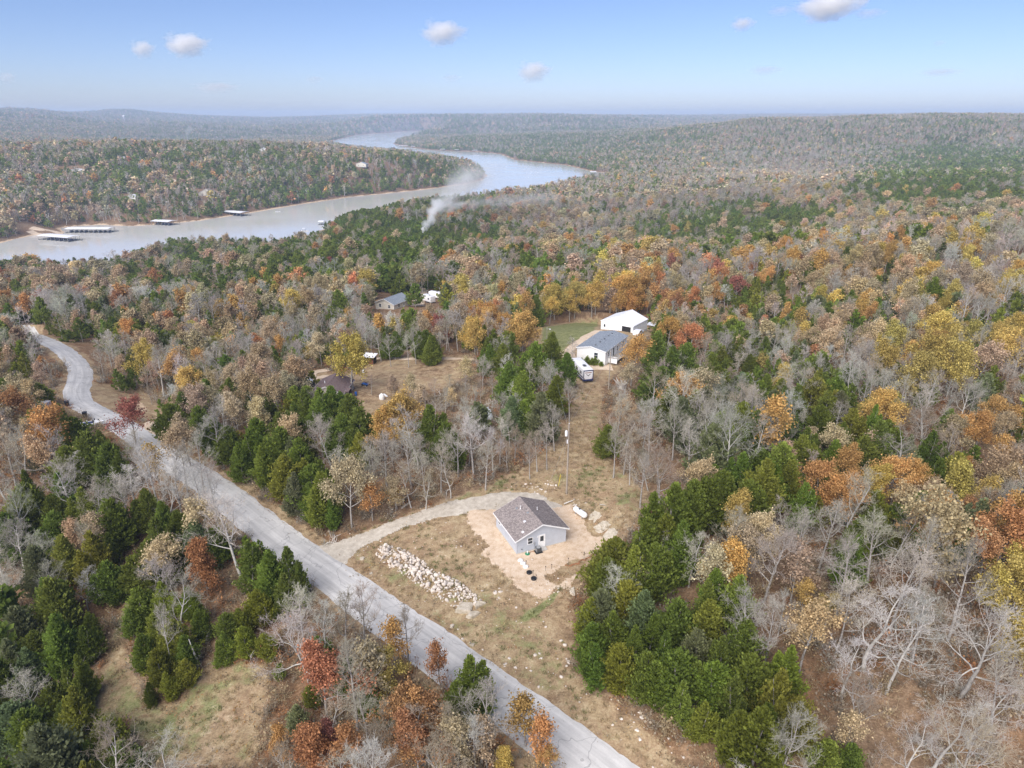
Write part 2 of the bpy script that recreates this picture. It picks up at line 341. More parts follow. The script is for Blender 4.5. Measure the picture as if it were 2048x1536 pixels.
# wall, roof and object paints
def siding(name, col, pitch=.2, vert=False):
    m, nt, out = mat(name); co = objco(nt); s = nd(nt, "ShaderNodeSeparateXYZ"); nt.links.new(co, s.inputs[0])
    ax = mth(nt, 'ADD', s.outputs[0], s.outputs[1]) if vert else s.outputs[2]
    w = mth(nt, 'FRACT', mth(nt, 'DIVIDE', ax, pitch)); n = noise(nt, 1.3, 4, .6, co)
    c = mixc(nt, 1.0, ramp(nt, n, [(.3, g3(.9)), (.7, g3(1.03))]), tuple(col), 'MULTIPLY')
    c = mixc(nt, ramp(nt, w, [(0, g3(.35)), (.1, g3(0))]), c, tuple(x * .45 for x in col))
    princ(nt, out, c, .6, .3, 0, w, .5, .02); return m
siding("grey_siding", (.49, .52, .575)); siding("white_siding", (.78, .78, .77)); siding("cream_siding", (.62, .58, .50)); siding("metal_wall", (.74, .75, .76), .3, True); siding("dark_boards", (.07, .05, .045), .2, True)
def shingles(name, cols, s=3.2):
    m, nt, out = mat(name); co = objco(nt); bt = nd(nt, "ShaderNodeTexBrick"); bt.inputs['Scale'].default_value = 1; bt.inputs['Brick Width'].default_value = .30; bt.inputs['Row Height'].default_value = .15; bt.inputs['Mortar Size'].default_value = .008
    nt.links.new(co, bt.inputs['Vector']); bt.inputs['Color1'].default_value = (0, 0, 0, 1); bt.inputs['Color2'].default_value = (1, 1, 1, 1); bt.inputs['Mortar'].default_value = (.1, .1, .1, 1)
    vt = nd(nt, "ShaderNodeTexVoronoi"); vt.inputs['Scale'].default_value = s * 2; nt.links.new(co, vt.inputs['Vector']); sp = nd(nt, "ShaderNodeSeparateColor"); nt.links.new(vt.outputs['Color'], sp.inputs[0])
    n = noise(nt, 9, 4, .8, co); bw = nd(nt, "ShaderNodeRGBToBW"); nt.links.new(bt.outputs[0], bw.inputs[0])
    f = mth(nt, 'ADD', mth(nt, 'ADD', mth(nt, 'MULTIPLY', sp.outputs[0], .45), mth(nt, 'MULTIPLY', n, .35)), mth(nt, 'MULTIPLY', bw.outputs[0], .2))
    princ(nt, out, ramp(nt, f, [(.2, cols[0]), (.5, cols[1]), (.8, cols[2])]), .9, .15, 0, f, .5, .03); return m
shingles("mauve_shingles", [(.15, .128, .122), (.24, .205, .195), (.36, .315, .29)]); shingles("blue_shingles", [(.15, .17, .20), (.23, .26, .30), (.33, .36, .40)]); shingles("brown_shingles", [(.12, .085, .085), (.17, .125, .125), (.23, .18, .175)]); shingles("tan_shingles", [(.20, .16, .12), (.28, .23, .18), (.36, .31, .25)])
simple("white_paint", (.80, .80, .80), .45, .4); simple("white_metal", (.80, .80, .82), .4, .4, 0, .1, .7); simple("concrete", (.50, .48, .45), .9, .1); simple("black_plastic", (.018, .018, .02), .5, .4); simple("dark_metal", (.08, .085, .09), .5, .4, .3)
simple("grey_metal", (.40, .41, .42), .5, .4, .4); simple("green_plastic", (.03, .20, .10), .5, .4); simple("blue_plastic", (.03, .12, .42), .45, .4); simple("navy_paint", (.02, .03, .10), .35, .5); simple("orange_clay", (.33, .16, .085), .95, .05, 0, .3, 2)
simple("yellow_guard", (.75, .58, .06), .5, .4); simple("pole_wood", (.34, .29, .24), .9, .1, 0, .25, 4); simple("tarp_grey", (.45, .48, .50), .6, .3, 0, .25, 1.2); simple("tarp_yellow", (.72, .62, .30), .6, .3, 0, .2, 1.0); simple("wood_grey", (.42, .38, .33), .9, .1, 0, .3, 5); simple("rust_red", (.22, .07, .04), .8, .2); simple("rubber", (.02, .02, .02), .8, .2); simple("bone_wood", (.66, .62, .57), .9, .1, 0, .2, 3)
simple("stone_white", (.78, .76, .73), .8, .2)
m, nt, out = mat("window_glass"); princ(nt, out, (.03, .04, .05), .08, .6)
m, nt, out = mat("water"); pos = wpos(nt)
mp = nd(nt, "ShaderNodeMapping"); mp.inputs['Scale'].default_value = (1, .5, 1); nt.links.new(pos, mp.inputs[0])
b1, b2 = noise(nt, .5, 4, .6, mp.outputs[0]), noise(nt, .012, 3, .6, pos)
pw = princ(nt, out, (.60, .585, .55), .10, 1.0, 0, b1, .12, .25)
nt.links.new(ramp(nt, b2, [(.35, g3(.07)), (.65, g3(.16))]), pw.inputs['Roughness'])
# ------------------------------------------------------------------ where things lie on the ground (pixels of the photograph -> points of the place)
road_px = [(20,655),(60,670),(95,683),(130,703),(158,735),(160,758),(153,780),(160,803),(190,822),(230,842),(275,872),(320,903),(360,930),(415,965),(485,1018),(575,1091),(650,1142),(752,1218),(862,1297),(1035,1422),(1180,1530),(1300,1625)]
road_line = smooth_line(hits(road_px), 14)
pad_poly = hits([(927,1032),(939,1021),(988,1016),(1050,1012),(1114,1014),(1145,1012),(1172,1044),(1184,1070),(1218,1074),(1203,1098),(1168,1114),(1133,1131),(1103,1140),(1089,1158),(1117,1168),(1150,1148),(1172,1138),(1160,1152),(1133,1175),(1098,1190),(1077,1201),(1053,1187),(1032,1166),(1011,1143),(981,1124),(970,1107),(980,1091),(957,1082),(943,1061)])
drive_poly = hits([(625,1085),(637,1092),(704,1074),(793,1039),(889,1007),(981,987),(1033,984),(1072,986),(1098,1000),(1128,1011),(1132,1017),(1050,1022),(986,1019),(946,1023),(862,1040),(790,1063),(712,1102),(690,1130),(655,1112)])
lot_poly = hits([(660,1095),(700,1070),(950,978),(1060,925),(1125,850),(1150,790),(1155,770),(1212,768),(1205,800),(1205,860),(1235,930),(1320,1000),(1270,1060),(1215,1110),(1150,1195),(1150,1330),(1250,1425),(1420,1560),(1320,1560),(940,1305),(690,1120)])
yard_poly = hits([(600,765),(625,738),(700,745),(760,712),(940,708),(950,740),(880,790),(820,800),(800,860),(730,865),(700,800)])
home_poly = hits([(1065,700),(1080,650),(1140,640),(1200,635),(1310,650),(1300,672),(1262,700),(1235,745),(1215,775),(1150,770),(1125,715)])
green_poly = hits([(1080,695),(1085,655),(1150,643),(1198,643),(1190,665),(1140,690),(1110,715)])
field_poly = hits([(300,1060),(275,1110),(262,1180),(225,1250),(215,1310),(190,1380),(110,1450),(140,1480),(240,1450),(290,1536),(500,1536),(540,1400),(545,1340),(470,1310),(480,1270),(455,1220),(440,1250),(410,1320),(360,1400),(300,1400),(270,1340),(250,1290),(262,1220),(290,1140),(330,1080)])
path_poly = hits([(300,1070),(270,1120),(255,1200),(225,1260),(250,1270),(285,1180),(310,1110)])
strip_poly = hits([(1040,1236),(1060,1220),(1095,1196),(1118,1180),(1105,1205),(1075,1230),(1050,1245)])
curve_poly = hits([(175,800),(180,770),(210,765),(270,770),(300,790),(330,815),(325,835),(290,845),(250,830),(200,812)])
apron_poly = hits([(278,862),(290,845),(322,832),(336,828),(334,846),(316,866),(300,880)])
spot_poly = hits([(250,812),(262,800),(282,803),(296,818),(280,828),(262,824)])
shore_px = hits([(60,452),(130,470)])
# terrain sheet with ground-cover weights
gmask = np.zeros((len(GX), 4), np.float32); gmask[:, 3] = 1
near = GY < 420; nx, ny = GX[near], GY[near]
def soft_in(poly, w=1.6): return sm(-w, w, poly_sdf(nx, ny, poly))
rd = line_dist(nx, ny, road_line)
grass = np.maximum.reduce([soft_in(lot_poly, 2.2), soft_in(home_poly, 2), soft_in(field_poly), soft_in(curve_poly), .8 * sm(6.5, 3.5, rd), .75 * soft_in(yard_poly, 3)])
gmask[near, 0] = grass * (.62 + .5 * vnoise(nx, ny, 5, 5))
gmask[near, 1] = np.maximum.reduce([soft_in(green_poly, 3) * .9, soft_in(path_poly, 1.2) * .85, soft_in(strip_poly, .8), .42 * soft_in(lot_poly) * sm(.45, .8, vnoise(nx, ny, 9, 8)), .55 * soft_in(field_poly) * sm(.3, .75, vnoise(nx, ny, 6, 10)), .35 * sm(6, 4, rd) * vnoise(nx, ny, 7, 9)])
lake_d = -poly_sdf(GX, GY, lake)
gmask[:, 2] = np.where(GY > 300, sm(5, 1.5, lake_d) * .7, 0)
gmask[near, 2] = np.maximum.reduce([gmask[near, 2], .85 * soft_in(spot_poly, 1.5), .42 * soft_in(hits([(375,1450),(430,1400),(475,1300),(490,1330),(478,1470),(450,1560),(365,1560)]), 2.0)])
mask_flat = np.zeros(len(GX)); mask_flat[near] = np.maximum.reduce([sm(5, 3.4, rd), soft_in(pad_poly, 1), soft_in(drive_poly, 1), .7 * soft_in(home_poly)])
rough_n = ((vnoise(GX, GY, 2.2, 11) - .5) * .28 + (vnoise(GX, GY, .9, 12) - .5) * .14) * (1 - mask_flat) * (GY < 300)
V = np.stack([GX, GY, GZ0 + rough_n], 1)
ii = (np.arange(NL - 1)[:, None] * NA + np.arange(NA - 1)[None, :]).ravel()
terrain_me = mesh_np("ground", V, np.stack([ii, ii + 1, ii + NA + 1, ii + NA], 1), [MATS["ground"]], smooth=True)
ca = terrain_me.attributes.new("gm", 'FLOAT_COLOR', 'POINT'); ca.data.foreach_set("color", gmask.ravel())
structure(obj("ground", terrain_me))
def sheet(name, poly, m, lift, step=.3, edge=.5, es=1.4):
    poly = np.asarray(poly)[:, :2]; x0, y0 = poly.min(0) - 1; x1, y1 = poly.max(0) + 1
    xs, ys = np.arange(x0, x1, step), np.arange(y0, y1, step); X, Y = np.meshgrid(xs, ys)
    d = poly_sdf(X.ravel(), Y.ravel(), poly) + (vnoise(X.ravel(), Y.ravel(), es, 21) - .5) * 2 * edge + (vnoise(X.ravel(), Y.ravel(), es * .3, 22) - .5) * edge
    d = d.reshape(X.shape); cx = (d[:-1, :-1] + d[1:, :-1] + d[:-1, 1:] + d[1:, 1:]) / 4 > 0
    jx = (vnoise(X.ravel(), Y.ravel(), step * .7, 23) - .5) * step * .5; jy = (vnoise(X.ravel(), Y.ravel(), step * .7, 24) - .5) * step * .5
    V = np.stack([X.ravel() + jx, Y.ravel() + jy, hgt(X.ravel() + jx, Y.ravel() + jy) + lift * sm(-.1, .5, d.ravel()) + .015 + (vnoise(X.ravel(), Y.ravel(), .8, 25) - .5) * .03], 1)
    j, i = np.nonzero(cx); a = j * len(xs) + i; F = np.stack([a, a + 1, a + len(xs) + 1, a + len(xs)], 1)
    used, inv = np.unique(F, return_inverse=True)
    return structure(obj(name, mesh_np(name, V[used], inv.reshape(F.shape), [MATS[m]], smooth=True)))
def strip(name, line, width, m, lift, step=.5, wob=.12, n=9):
    line = np.asarray(line); L = np.concatenate([[0], np.cumsum(np.linalg.norm(np.diff(line, axis=0), axis=1))]); s = np.arange(0, L[-1], step)
    c = np.stack([np.interp(s, L, line[:, 0]), np.interp(s, L, line[:, 1])], 1); t = np.gradient(c, axis=0); t /= np.linalg.norm(t, axis=1)[:, None]; nn = np.stack([t[:, 1], -t[:, 0]], 1)
    k = np.linspace(-1, 1, n); V = []; UV = []
    for q in k:
        w = width / 2 * q * (1 + (wob * ((vnoise(s, s * 0 + q, 3.1, 31) - .5) + .7 * (vnoise(s, s * 0 + q, .8, 32) - .5)) if abs(q) > .9 else 0))
        p = c + nn * np.broadcast_to(w, s.shape)[:, None]; z = hgt(p[:, 0], p[:, 1]) + lift * (1 if abs(q) < .9 else .35) + .05 * (1 - q * q)
        V.append(np.column_stack([p, z])); UV.append(np.column_stack([np.broadcast_to(w, s.shape), s]))
    V = np.stack(V, 1).reshape(-1, 3); UV = np.stack(UV, 1).reshape(-1, 2)
    a = (np.arange(len(s) - 1)[:, None] * n + np.arange(n - 1)[None]).ravel()
    return structure(obj(name, mesh_np(name, V, np.stack([a, a + 1, a + n + 1, a + n], 1), [MATS[m]], smooth=True, uv=UV)))
strip("road", road_line, 5.9, "asphalt", .07)
sheet("gravel_driveway", drive_poly, "gravel", .05, .3, .35)
sheet("dirt_pad", pad_poly, "pad_dirt", .035, .25, .7, 1.8)
sheet("dirt_apron", apron_poly, "track_dirt", .035, .3, .5)
trk = [
 ("dirt_track", [(614,758),(625,745),(648,741),(662,738)], 4.5), ("dirt_track", [(628,757),(645,754),(668,757)], 3),
 ("dirt_track", [(735,722),(765,716),(830,718),(900,717),(965,719)], 2.6), ("dirt_track", [(760,714),(800,700),(834,690),(870,680),(915,667)], 2.4),
 ("dirt_track", [(1128,707),(1140,700),(1150,690),(1170,675),(1197,661)], 3.0), ("dirt_track", [(1130,706),(1138,716),(1146,726),(1170,735),(1200,734),(1228,735)], 3.8),
 ("dirt_track", [(438,556),(436,566),(444,574),(452,582)], 3.5), ("dirt_track", [(848,575),(843,590),(835,612)], 5),
 ("dirt_track", [(290,314),(298,322),(296,330)], 7), ("dirt_track", [(300,336),(330,352),(358,366),(382,382)], 6), ("dirt_track", [(62,455),(80,458),(110,463),(128,470)], 9), ("dirt_track", [(58,462),(80,470),(96,476)], 7), ("dirt_track", [(526,300),(530,312)], 8),
]
for nm, px, w in trk: strip(nm, smooth_line(hits(px), 8), w, "track_dirt", .06, .6 if px[0][1] > 500 else 3, .35, 7)
# lake
x0, y0 = lake.min(0) - 30; x1, y1 = lake.max(0) + 30
wm = mesh_np("lake", [(x0, y0, LAKE_Z), (x1, y0, LAKE_Z), (x1, y1, LAKE_Z), (x0, y1, LAKE_Z)], [(0, 1, 2, 3)], [MATS["water"]]); o = structure(obj("lake_water", wm))
# ------------------------------------------------------------------ foliage materials (tint comes with each tree, var differs from leaf to leaf)
def leafmat(name, trans=.3, vlo=.65, vhi=1.35, twig=False):
    m, nt, out = mat(name); t = attr(nt, "tint", 'INSTANCER'); v = attr(nt, "var")
    k = mth(nt, 'ADD', mth(nt, 'MULTIPLY', v.outputs['Fac'], vhi - vlo), vlo)
    c = mixc(nt, 1.0, t.outputs['Color'], nd(nt, "ShaderNodeCombineColor").outputs[0], 'MULTIPLY')
    cc = nt.nodes[-2] if nt.nodes[-2].bl_idname == "ShaderNodeCombineColor" else [n for n in nt.nodes if n.bl_idname == "ShaderNodeCombineColor"][0]
    for i in range(3): nt.links.new(k, cc.inputs[i])
    d = nd(nt, "ShaderNodeBsdfDiffuse"); nt.links.new(c, d.inputs[0])
    if trans > 0:
        tr = nd(nt, "ShaderNodeBsdfTranslucent"); nt.links.new(c, tr.inputs[0]); mx = nd(nt, "ShaderNodeMixShader"); mx.inputs[0].default_value = trans
        nt.links.new(d.outputs[0], mx.inputs[1]); nt.links.new(tr.outputs[0], mx.inputs[2]); nt.links.new(mx.outputs[0], out.inputs['Surface'])
    else: nt.links.new(d.outputs[0], out.inputs['Surface'])
    return m
LEAF = leafmat("leaves", .3, .5, 1.5); NEEDLE = leafmat("cedar_sprays", .45, .7, 1.6); TWIG = leafmat("twigs", 0, .75, 1.25); DRY = leafmat("dry_grass", .3, .6, 1.4)
m, nt, out = mat("bark"); co = objco(nt); nz = noise(nt, 3.5, 4, .7, co); princ(nt, out, ramp(nt, nz, [(.3, (.17, .15, .13)), (.5, (.31, .285, .26)), (.68, (.47, .45, .42))]), .95, .05, 0, nz, .5, .03); BARK = m
m, nt, out = mat("pale_bark"); co = objco(nt); nz = noise(nt, 3.0, 4, .7, co); princ(nt, out, ramp(nt, nz, [(.3, (.30, .28, .25)), (.5, (.42, .40, .365)), (.68, (.54, .52, .48))]), .95, .05, 0, nz, .5, .03); PALE = m
# ------------------------------------------------------------------ tree shapes
def unit(v): return v / (np.linalg.norm(v) + 1e-9)
def skeleton(r, H, clear, spread, gnarl, nlimb, sub=(5, 4, 3), up=.25, taper=.8, lean=0.0, r0=None):
    segs = []; tips = []                       # (p0, p1, r0, r1, level)
    R0 = r0 or H * .016
    def grow(p, d, L, rad, lev):
        n = (7, 5, 4, 3, 2)[lev]; step = L / n; pos = []
        for i in range(n):
            d = unit(d + r.normal(0, gnarl * (.35, 1, 1.1, 1.0, .8)[lev], 3) + np.array([0, 0, up * (.25, .5, .35, .2, .1)[lev]]))
            q = p + d * step; ra, rb = rad * (1 - taper * i / n), rad * (1 - taper * (i + 1) / n)
            segs.append((p, q, ra, rb, lev)); p = q; pos.append((p, d, rb))
        if lev >= 2: tips.append((p, d, lev))
        return pos
    trunk = grow(np.zeros(3), unit(np.array([lean, lean * .5, 1.])), H * .93, R0, 0)
    tz = np.array([[0, 0, 0]] + [q[0] for q in trunk])
    for k in range(nlimb):
        f = clear + (1 - clear) * ((k + r.random()) / nlimb) ** .9; i = min(int(f * 7), 6); s = f * 7 - i
        p = tz[i] * (1 - s) + tz[i + 1] * s; az = k * 2.4 + r.normal(0, .5); el = .35 + .75 * (f - clear) / (1 - clear) + r.normal(0, .15)
        d = np.array([math.cos(az) * math.cos(el), math.sin(az) * math.cos(el), math.sin(el)])
        L = H * spread * (1.05 - .65 * (f - clear) / (1 - clear)) * r.uniform(.75, 1.2); rad = R0 * (1 - taper * f) * .62
        l1 = grow(p, d, L, max(rad, .02), 1)
        for a in range(sub[0]):
            j = r.integers(1, len(l1)); q, dd, rr = l1[j]; d2 = unit(dd + r.normal(0, .65, 3) + np.array([0, 0, .25])); l2 = grow(q, d2, L * r.uniform(.32, .55), max(rr * .7, .016), 2)
            for b in range(sub[1]):
                j = r.integers(0, len(l2)); q2, d3, r3 = l2[j]; d4 = unit(d3 + r.normal(0, .7, 3) + np.array([0, 0, .2])); l3 = grow(q2, d4, L * r.uniform(.18, .3), max(r3 * .75, .012), 3)
                for c_ in range(sub[2]):
                    j = r.integers(0, len(l3)); q3, d5, r5 = l3[j]; d6 = unit(d5 + r.normal(0, .7, 3) + np.array([0, 0, .15])); grow(q3, d6, L * r.uniform(.1, .18), max(r5 * .8, .009), 4)
    return segs, tips
def tubes(segs, sides, mult=1.0, minr=0.0):
    P0 = np.array([s[0] for s in segs]); P1 = np.array([s[1] for s in segs]); R_0 = np.maximum(np.array([s[2] for s in segs]) * mult, minr); R_1 = np.maximum(np.array([s[3] for s in segs]) * mult, minr)
    d = P1 - P0; L = np.linalg.norm(d, axis=1, keepdims=True) + 1e-9; d = d / L
    ref = np.where(np.abs(d[:, 2:3]) < .9, np.array([[0, 0, 1.]]), np.array([[1., 0, 0]])); a = np.cross(d, ref); a /= np.linalg.norm(a, axis=1, keepdims=True); b = np.cross(d, a)
    V = []
    for P, R_ in ((P0, R_0), (P1 + d * R_1[:, None] * .3, R_1)):
        for k in range(sides):
            t = 2 * math.pi * k / sides; V.append(P + (a * math.cos(t) + b * math.sin(t)) * R_[:, None])
    V = np.stack(V, 1).reshape(-1, 3); n = len(segs); base = np.arange(n)[:, None] * sides * 2
    F = np.concatenate([base + np.array([[k, (k + 1) % sides, sides + (k + 1) % sides, sides + k]]) for k in range(sides)], 0)
    return V, F
def quads(P, D, S, size_l, size_w, r):         # leaf or spray: a kite from P along D with width along S
    n = len(P); l = size_l[:, None] if hasattr(size_l, '__len__') else size_l; w = size_w[:, None] if hasattr(size_w, '__len__') else size_w
    V = np.stack([P, P + D * l * .55 + S * w, P + D * l, P + D * l * .55 - S * w], 1).reshape(-1, 3)
    F = np.arange(n)[:, None] * 4 + np.arange(4)[None]
    return V, F
def rdirs(r, n): v = r.normal(0, 1, (n, 3)); return v / np.linalg.norm(v, axis=1, keepdims=True)
def cat(*parts):                                # [(V,F,mat index,var)] -> arrays
    V, F, M, W, o = [], [], [], [], 0
    for v, f, mi, w in parts:
        V.append(v); F.append(f + o); M.append(np.full(len(f), mi)); W.append(w); o += len(v)
    return np.concatenate(V), np.concatenate(F), np.concatenate(M), np.concatenate(W)
def leaves_on(r, tips, segs, n, size, spread=.5, upb=.15):
    src = np.array([s[1] for s in segs if s[4] >= 3] + [t[0] for t in tips]); P = src[r.integers(0, len(src), n)] + r.normal(0, spread, (n, 3))
    D = rdirs(r, n); D[:, 2] -= upb; S = np.cross(D, rdirs(r, n)); S /= np.linalg.norm(S, axis=1, keepdims=True); s = size * r.uniform(.6, 1.4, n)
    V, F = quads(P, D, S, s, s * .45, r); return V, F, np.repeat(r.random(n), 4)
def cedar_parts(r, H, R_, shape, nb, ns, size):
    P, D, VAR = [], [], []; lead = [(0., 0., 1.)] + ([(r.normal(0, R_ * .38), r.normal(0, R_ * .38), r.uniform(.55, .88)) for _ in range(3)] if r.random() < .75 else [(r.normal(0, R_ * .25), r.normal(0, R_ * .25), .8)]); H0, R00 = H, R_
    z0 = .04 + .08 * r.random(); lob = r.uniform(0, 6.28, 4); lop = r.integers(2, 5, 4)
    for k in range(nb):
        lx, ly, lh = lead[k % len(lead)] if k % 5 else lead[0]; H = H0 * lh; R_ = R00 * (.55 + .45 * lh) * (1 if lh == 1 else .72)
        f = z0 + (1 - z0) * ((k + r.random()) / nb) ** 1.12; az = r.uniform(0, 6.283)
        h = (f - z0) / (1 - z0)
        if shape == 0: prof = (1 - h) ** .82 * min(1, .55 + h * 5)
        elif shape == 1: prof = max(0, 1 - h ** 2.0) ** .75 * min(1, .5 + h * 2.4)
        elif shape == 2: prof = (1 - h ** 1.7) * .78 * min(1, .6 + h * 3)
        else: prof = (1 - h) ** .6 * min(1, .45 + h * 2.6)
        lobe = 1 + .22 * math.sin(az * lop[0] + lob[0] + h * 7) + .16 * math.sin(az * lop[1] + lob[1] - h * 13) + .10 * math.sin(az * 7 + h * 31 + lob[2])
        L = R_ * prof * lobe * r.uniform(.72, 1.14) + .12; el = r.uniform(.15, .65) + h * .75
        d = np.array([math.cos(az) * math.cos(el), math.sin(az) * math.cos(el), math.sin(el)]); p0 = np.array([lx, ly, f * H - L * math.sin(el) * .55])
        bv = r.random() * .55; side = unit(np.cross(d, (0, 0, 1)))
        for s in r.uniform(.38, 1.0, ns) ** .75:
            q = p0 + d * L * s + side * r.normal(0, .10 * L + .08) + np.array([0, 0, r.normal(0, .14)])
            P.append(q); D.append(unit(d * .9 + side * r.normal(0, .75) + np.array([0, 0, .45 + r.normal(0, .35)]))); VAR.append(np.clip(bv + .45 * r.random() + .22 * (s - .7), 0, 1))
    P, D, VAR = np.array(P), np.array(D), np.array(VAR); n = len(P)
    P[:, 2] = np.maximum(P[:, 2], .15)
    S = np.cross(D, rdirs(r, n)); S /= np.linalg.norm(S, axis=1, keepdims=True); s = size * r.uniform(.6, 1.35, n)
    V, F = quads(P, D, S, s, s * .32, r); return V, F, np.repeat(VAR, 4)
def trunk_tube(r, H, rad, n=6):
    segs = []; p = np.zeros(3); d = np.array([0, 0, 1.])
    for i in range(n):
        d = unit(d + r.normal(0, .04, 3)); q = p + d * H / n; segs.append((p, q, rad * (1 - .85 * i / n), rad * (1 - .85 * (i + 1) / n), 0)); p = q
    return segs
NEAR, LOD, FARP = {}, {}, {}                   # kind -> list of (trunk mesh, crown mesh, height) / joined meshes for the woods
def near_proto(kind, k, segs, crown, bark, H, twigs_in_crown=True):
    ts = [s for s in segs if s[4] <= 1]; V, F = tubes(ts, 6)
    tm = mesh_np(f"{kind}_trunk", V, F, [bark], var=np.full(len(V), .5), smooth=True)
    parts = []; mats = []
    fine = [s for s in segs if s[4] > 1]
    if fine:
        Vt, Ft = tubes(fine, 3, 1, .008); mats.append(TWIG if bark is not None else TWIG); parts.append((Vt, Ft, 0, np.repeat(r_.random(len(fine)), 6)))
    if crown is not None: mats.append(crown[3]); parts.append((crown[0], crown[1], len(mats) - 1, crown[2]))
    V, F, M, W = cat(*parts); cm = mesh_np(f"{kind}_crown", V, F, mats, var=W, mi=M)
    NEAR.setdefault(kind, []).append((tm, cm, H))
def joined(name, segs, crown, H, sides=3, minr=.02, bark=BARK, mult=1.0, store=LOD, kind=None, levels=(1, 5)):
    parts = []; mats = [bark, TWIG]; ts = [s for s in segs if s[4] <= levels[0]]; fine = [s for s in segs if levels[0] < s[4] <= levels[1]]
    if ts: V, F = tubes(ts, 4, mult, minr); parts.append((V, F, 0, np.full(len(V), .5)))
    if fine: V, F = tubes(fine, sides, mult, minr); parts.append((V, F, 1, np.repeat(r_.random(len(fine)), 2 * sides)))
    if crown is not None: mats.append(crown[3]); parts.append((crown[0], crown[1], 2, crown[2]))
    V, F, M, W = cat(*parts); store.setdefault(kind, []).append((mesh_np(name, V, F, mats, var=W, mi=M), H))
r_ = np.random.default_rng(11)
for k, (sh, H, R_) in enumerate([(3, 8, 3.1), (1, 7.5, 3.2), (3, 9, 3.3), (1, 9, 3.0), (0, 9.5, 3.1), (1, 6.5, 3.2)]):
    r_ = np.random.default_rng(100 + k); tr = trunk_tube(r_, H * .93, .16)
    near_proto("cedar", k, tr, (*cedar_parts(r_, H, R_, sh, 430, 26, .34), NEEDLE), BARK, H)
    if k < 4:
        joined(f"cedar_mid", trunk_tube(r_, H * .8, .16, 2), (*cedar_parts(r_, H, R_, sh, 130, 11, .72), NEEDLE), H, kind="cedar")
        joined(f"cedar_far", trunk_tube(r_, H * .7, .16, 1), (*cedar_parts(r_, H, R_ * 1.05, sh, 26, 4, 2.0), NEEDLE), H, store=FARP, kind="cedar")
bare_cfg = [  # height, clear, spread, gnarl, limbs, lean, bark
 (12, .35, .34, .16, 13, .03, BARK), (13, .42, .28, .12, 13, -.03, BARK), (11, .28, .42, .24, 11, .05, PALE), (10, .22, .40, .30, 10, .0, PALE), (14, .45, .30, .14, 14, .02, PALE), (9, .3, .36, .18, 11, -.04, BARK)]
for k, (H, cl, sp, gn, nl, le, bk) in enumerate(bare_cfg):
    r_ = np.random.default_rng(200 + k); segs, tips = skeleton(r_, H, cl, sp, gn, nl + 1, (6, 5, 4), lean=le)
    near_proto("bare", k, segs, None, bk, H)
    if k < 5:
        segs, tips = skeleton(r_, H, cl, sp, gn, nl, (5, 4, 3), lean=le)
        joined("bare_mid", segs, None, H, 3, .022, bk, 1.1, kind="bare")
        s2, t2 = skeleton(r_, H, cl, sp * 1.05, gn, 7, (3, 2, 0), lean=le)
        n = 46; src = np.array([t[0] for t in t2]); P = src[r_.integers(0, len(src), n)] + r_.normal(0, .7, (n, 3)); D = rdirs(r_, n); D[:, 2] = np.abs(D[:, 2]) + .6; D /= np.linalg.norm(D, axis=1, keepdims=True); S = np.cross(D, rdirs(r_, n)); S /= np.linalg.norm(S, axis=1, keepdims=True)
        V, F = quads(P, D, S, r_.uniform(1.2, 2.4, n), .16, r_)
        joined("bare_far", s2, (V, F, np.repeat(r_.random(n), 4), TWIG), H, 3, .10, bk, 1.6, FARP, "bare")
oak_cfg = [  # height, clear, spread, gnarl, limbs, leaves
 (11, .28, .36, .15, 13, 3600), (12, .34, .32, .13, 13, 3000), (9.5, .2, .40, .17, 12, 3800), (10.5, .3, .34, .2, 12, 1500), (10, .12, .30, .12, 16, 4200), (8, .2, .38, .18, 10, 900)]
for k, (H, cl, sp, gn, nl, nlv) in enumerate(oak_cfg):
    r_ = np.random.default_rng(300 + k); segs, tips = skeleton(r_, H, cl, sp, gn, nl, (5, 4, 2))
    v_, f_, w_ = leaves_on(r_, tips, segs, int(nlv * 2.5), .24, .34); near_proto("oak", k, segs, (v_, f_, w_, LEAF), BARK if k != 2 else PALE, H)
    if k < 5:
        segs, tips = skeleton(r_, H, cl, sp, gn, nl, (4, 3, 1)); v_, f_, w_ = leaves_on(r_, tips, segs, max(1300, nlv // 2), .46, .45)
        joined("oak_mid", segs, (v_, f_, w_, LEAF), H, 3, .03, BARK, 1.1, kind="oak")
        s2, t2 = skeleton(r_, H, cl, sp, gn, 7, (3, 2, 0)); v_, f_, w_ = leaves_on(r_, t2, s2, 95, 1.5, .7); joined("oak_far", [s for s in s2 if s[4] <= 1], (v_, f_, w_, LEAF), H, 3, .09, BARK, 1.3, FARP, "oak")
r_ = np.random.default_rng(400)
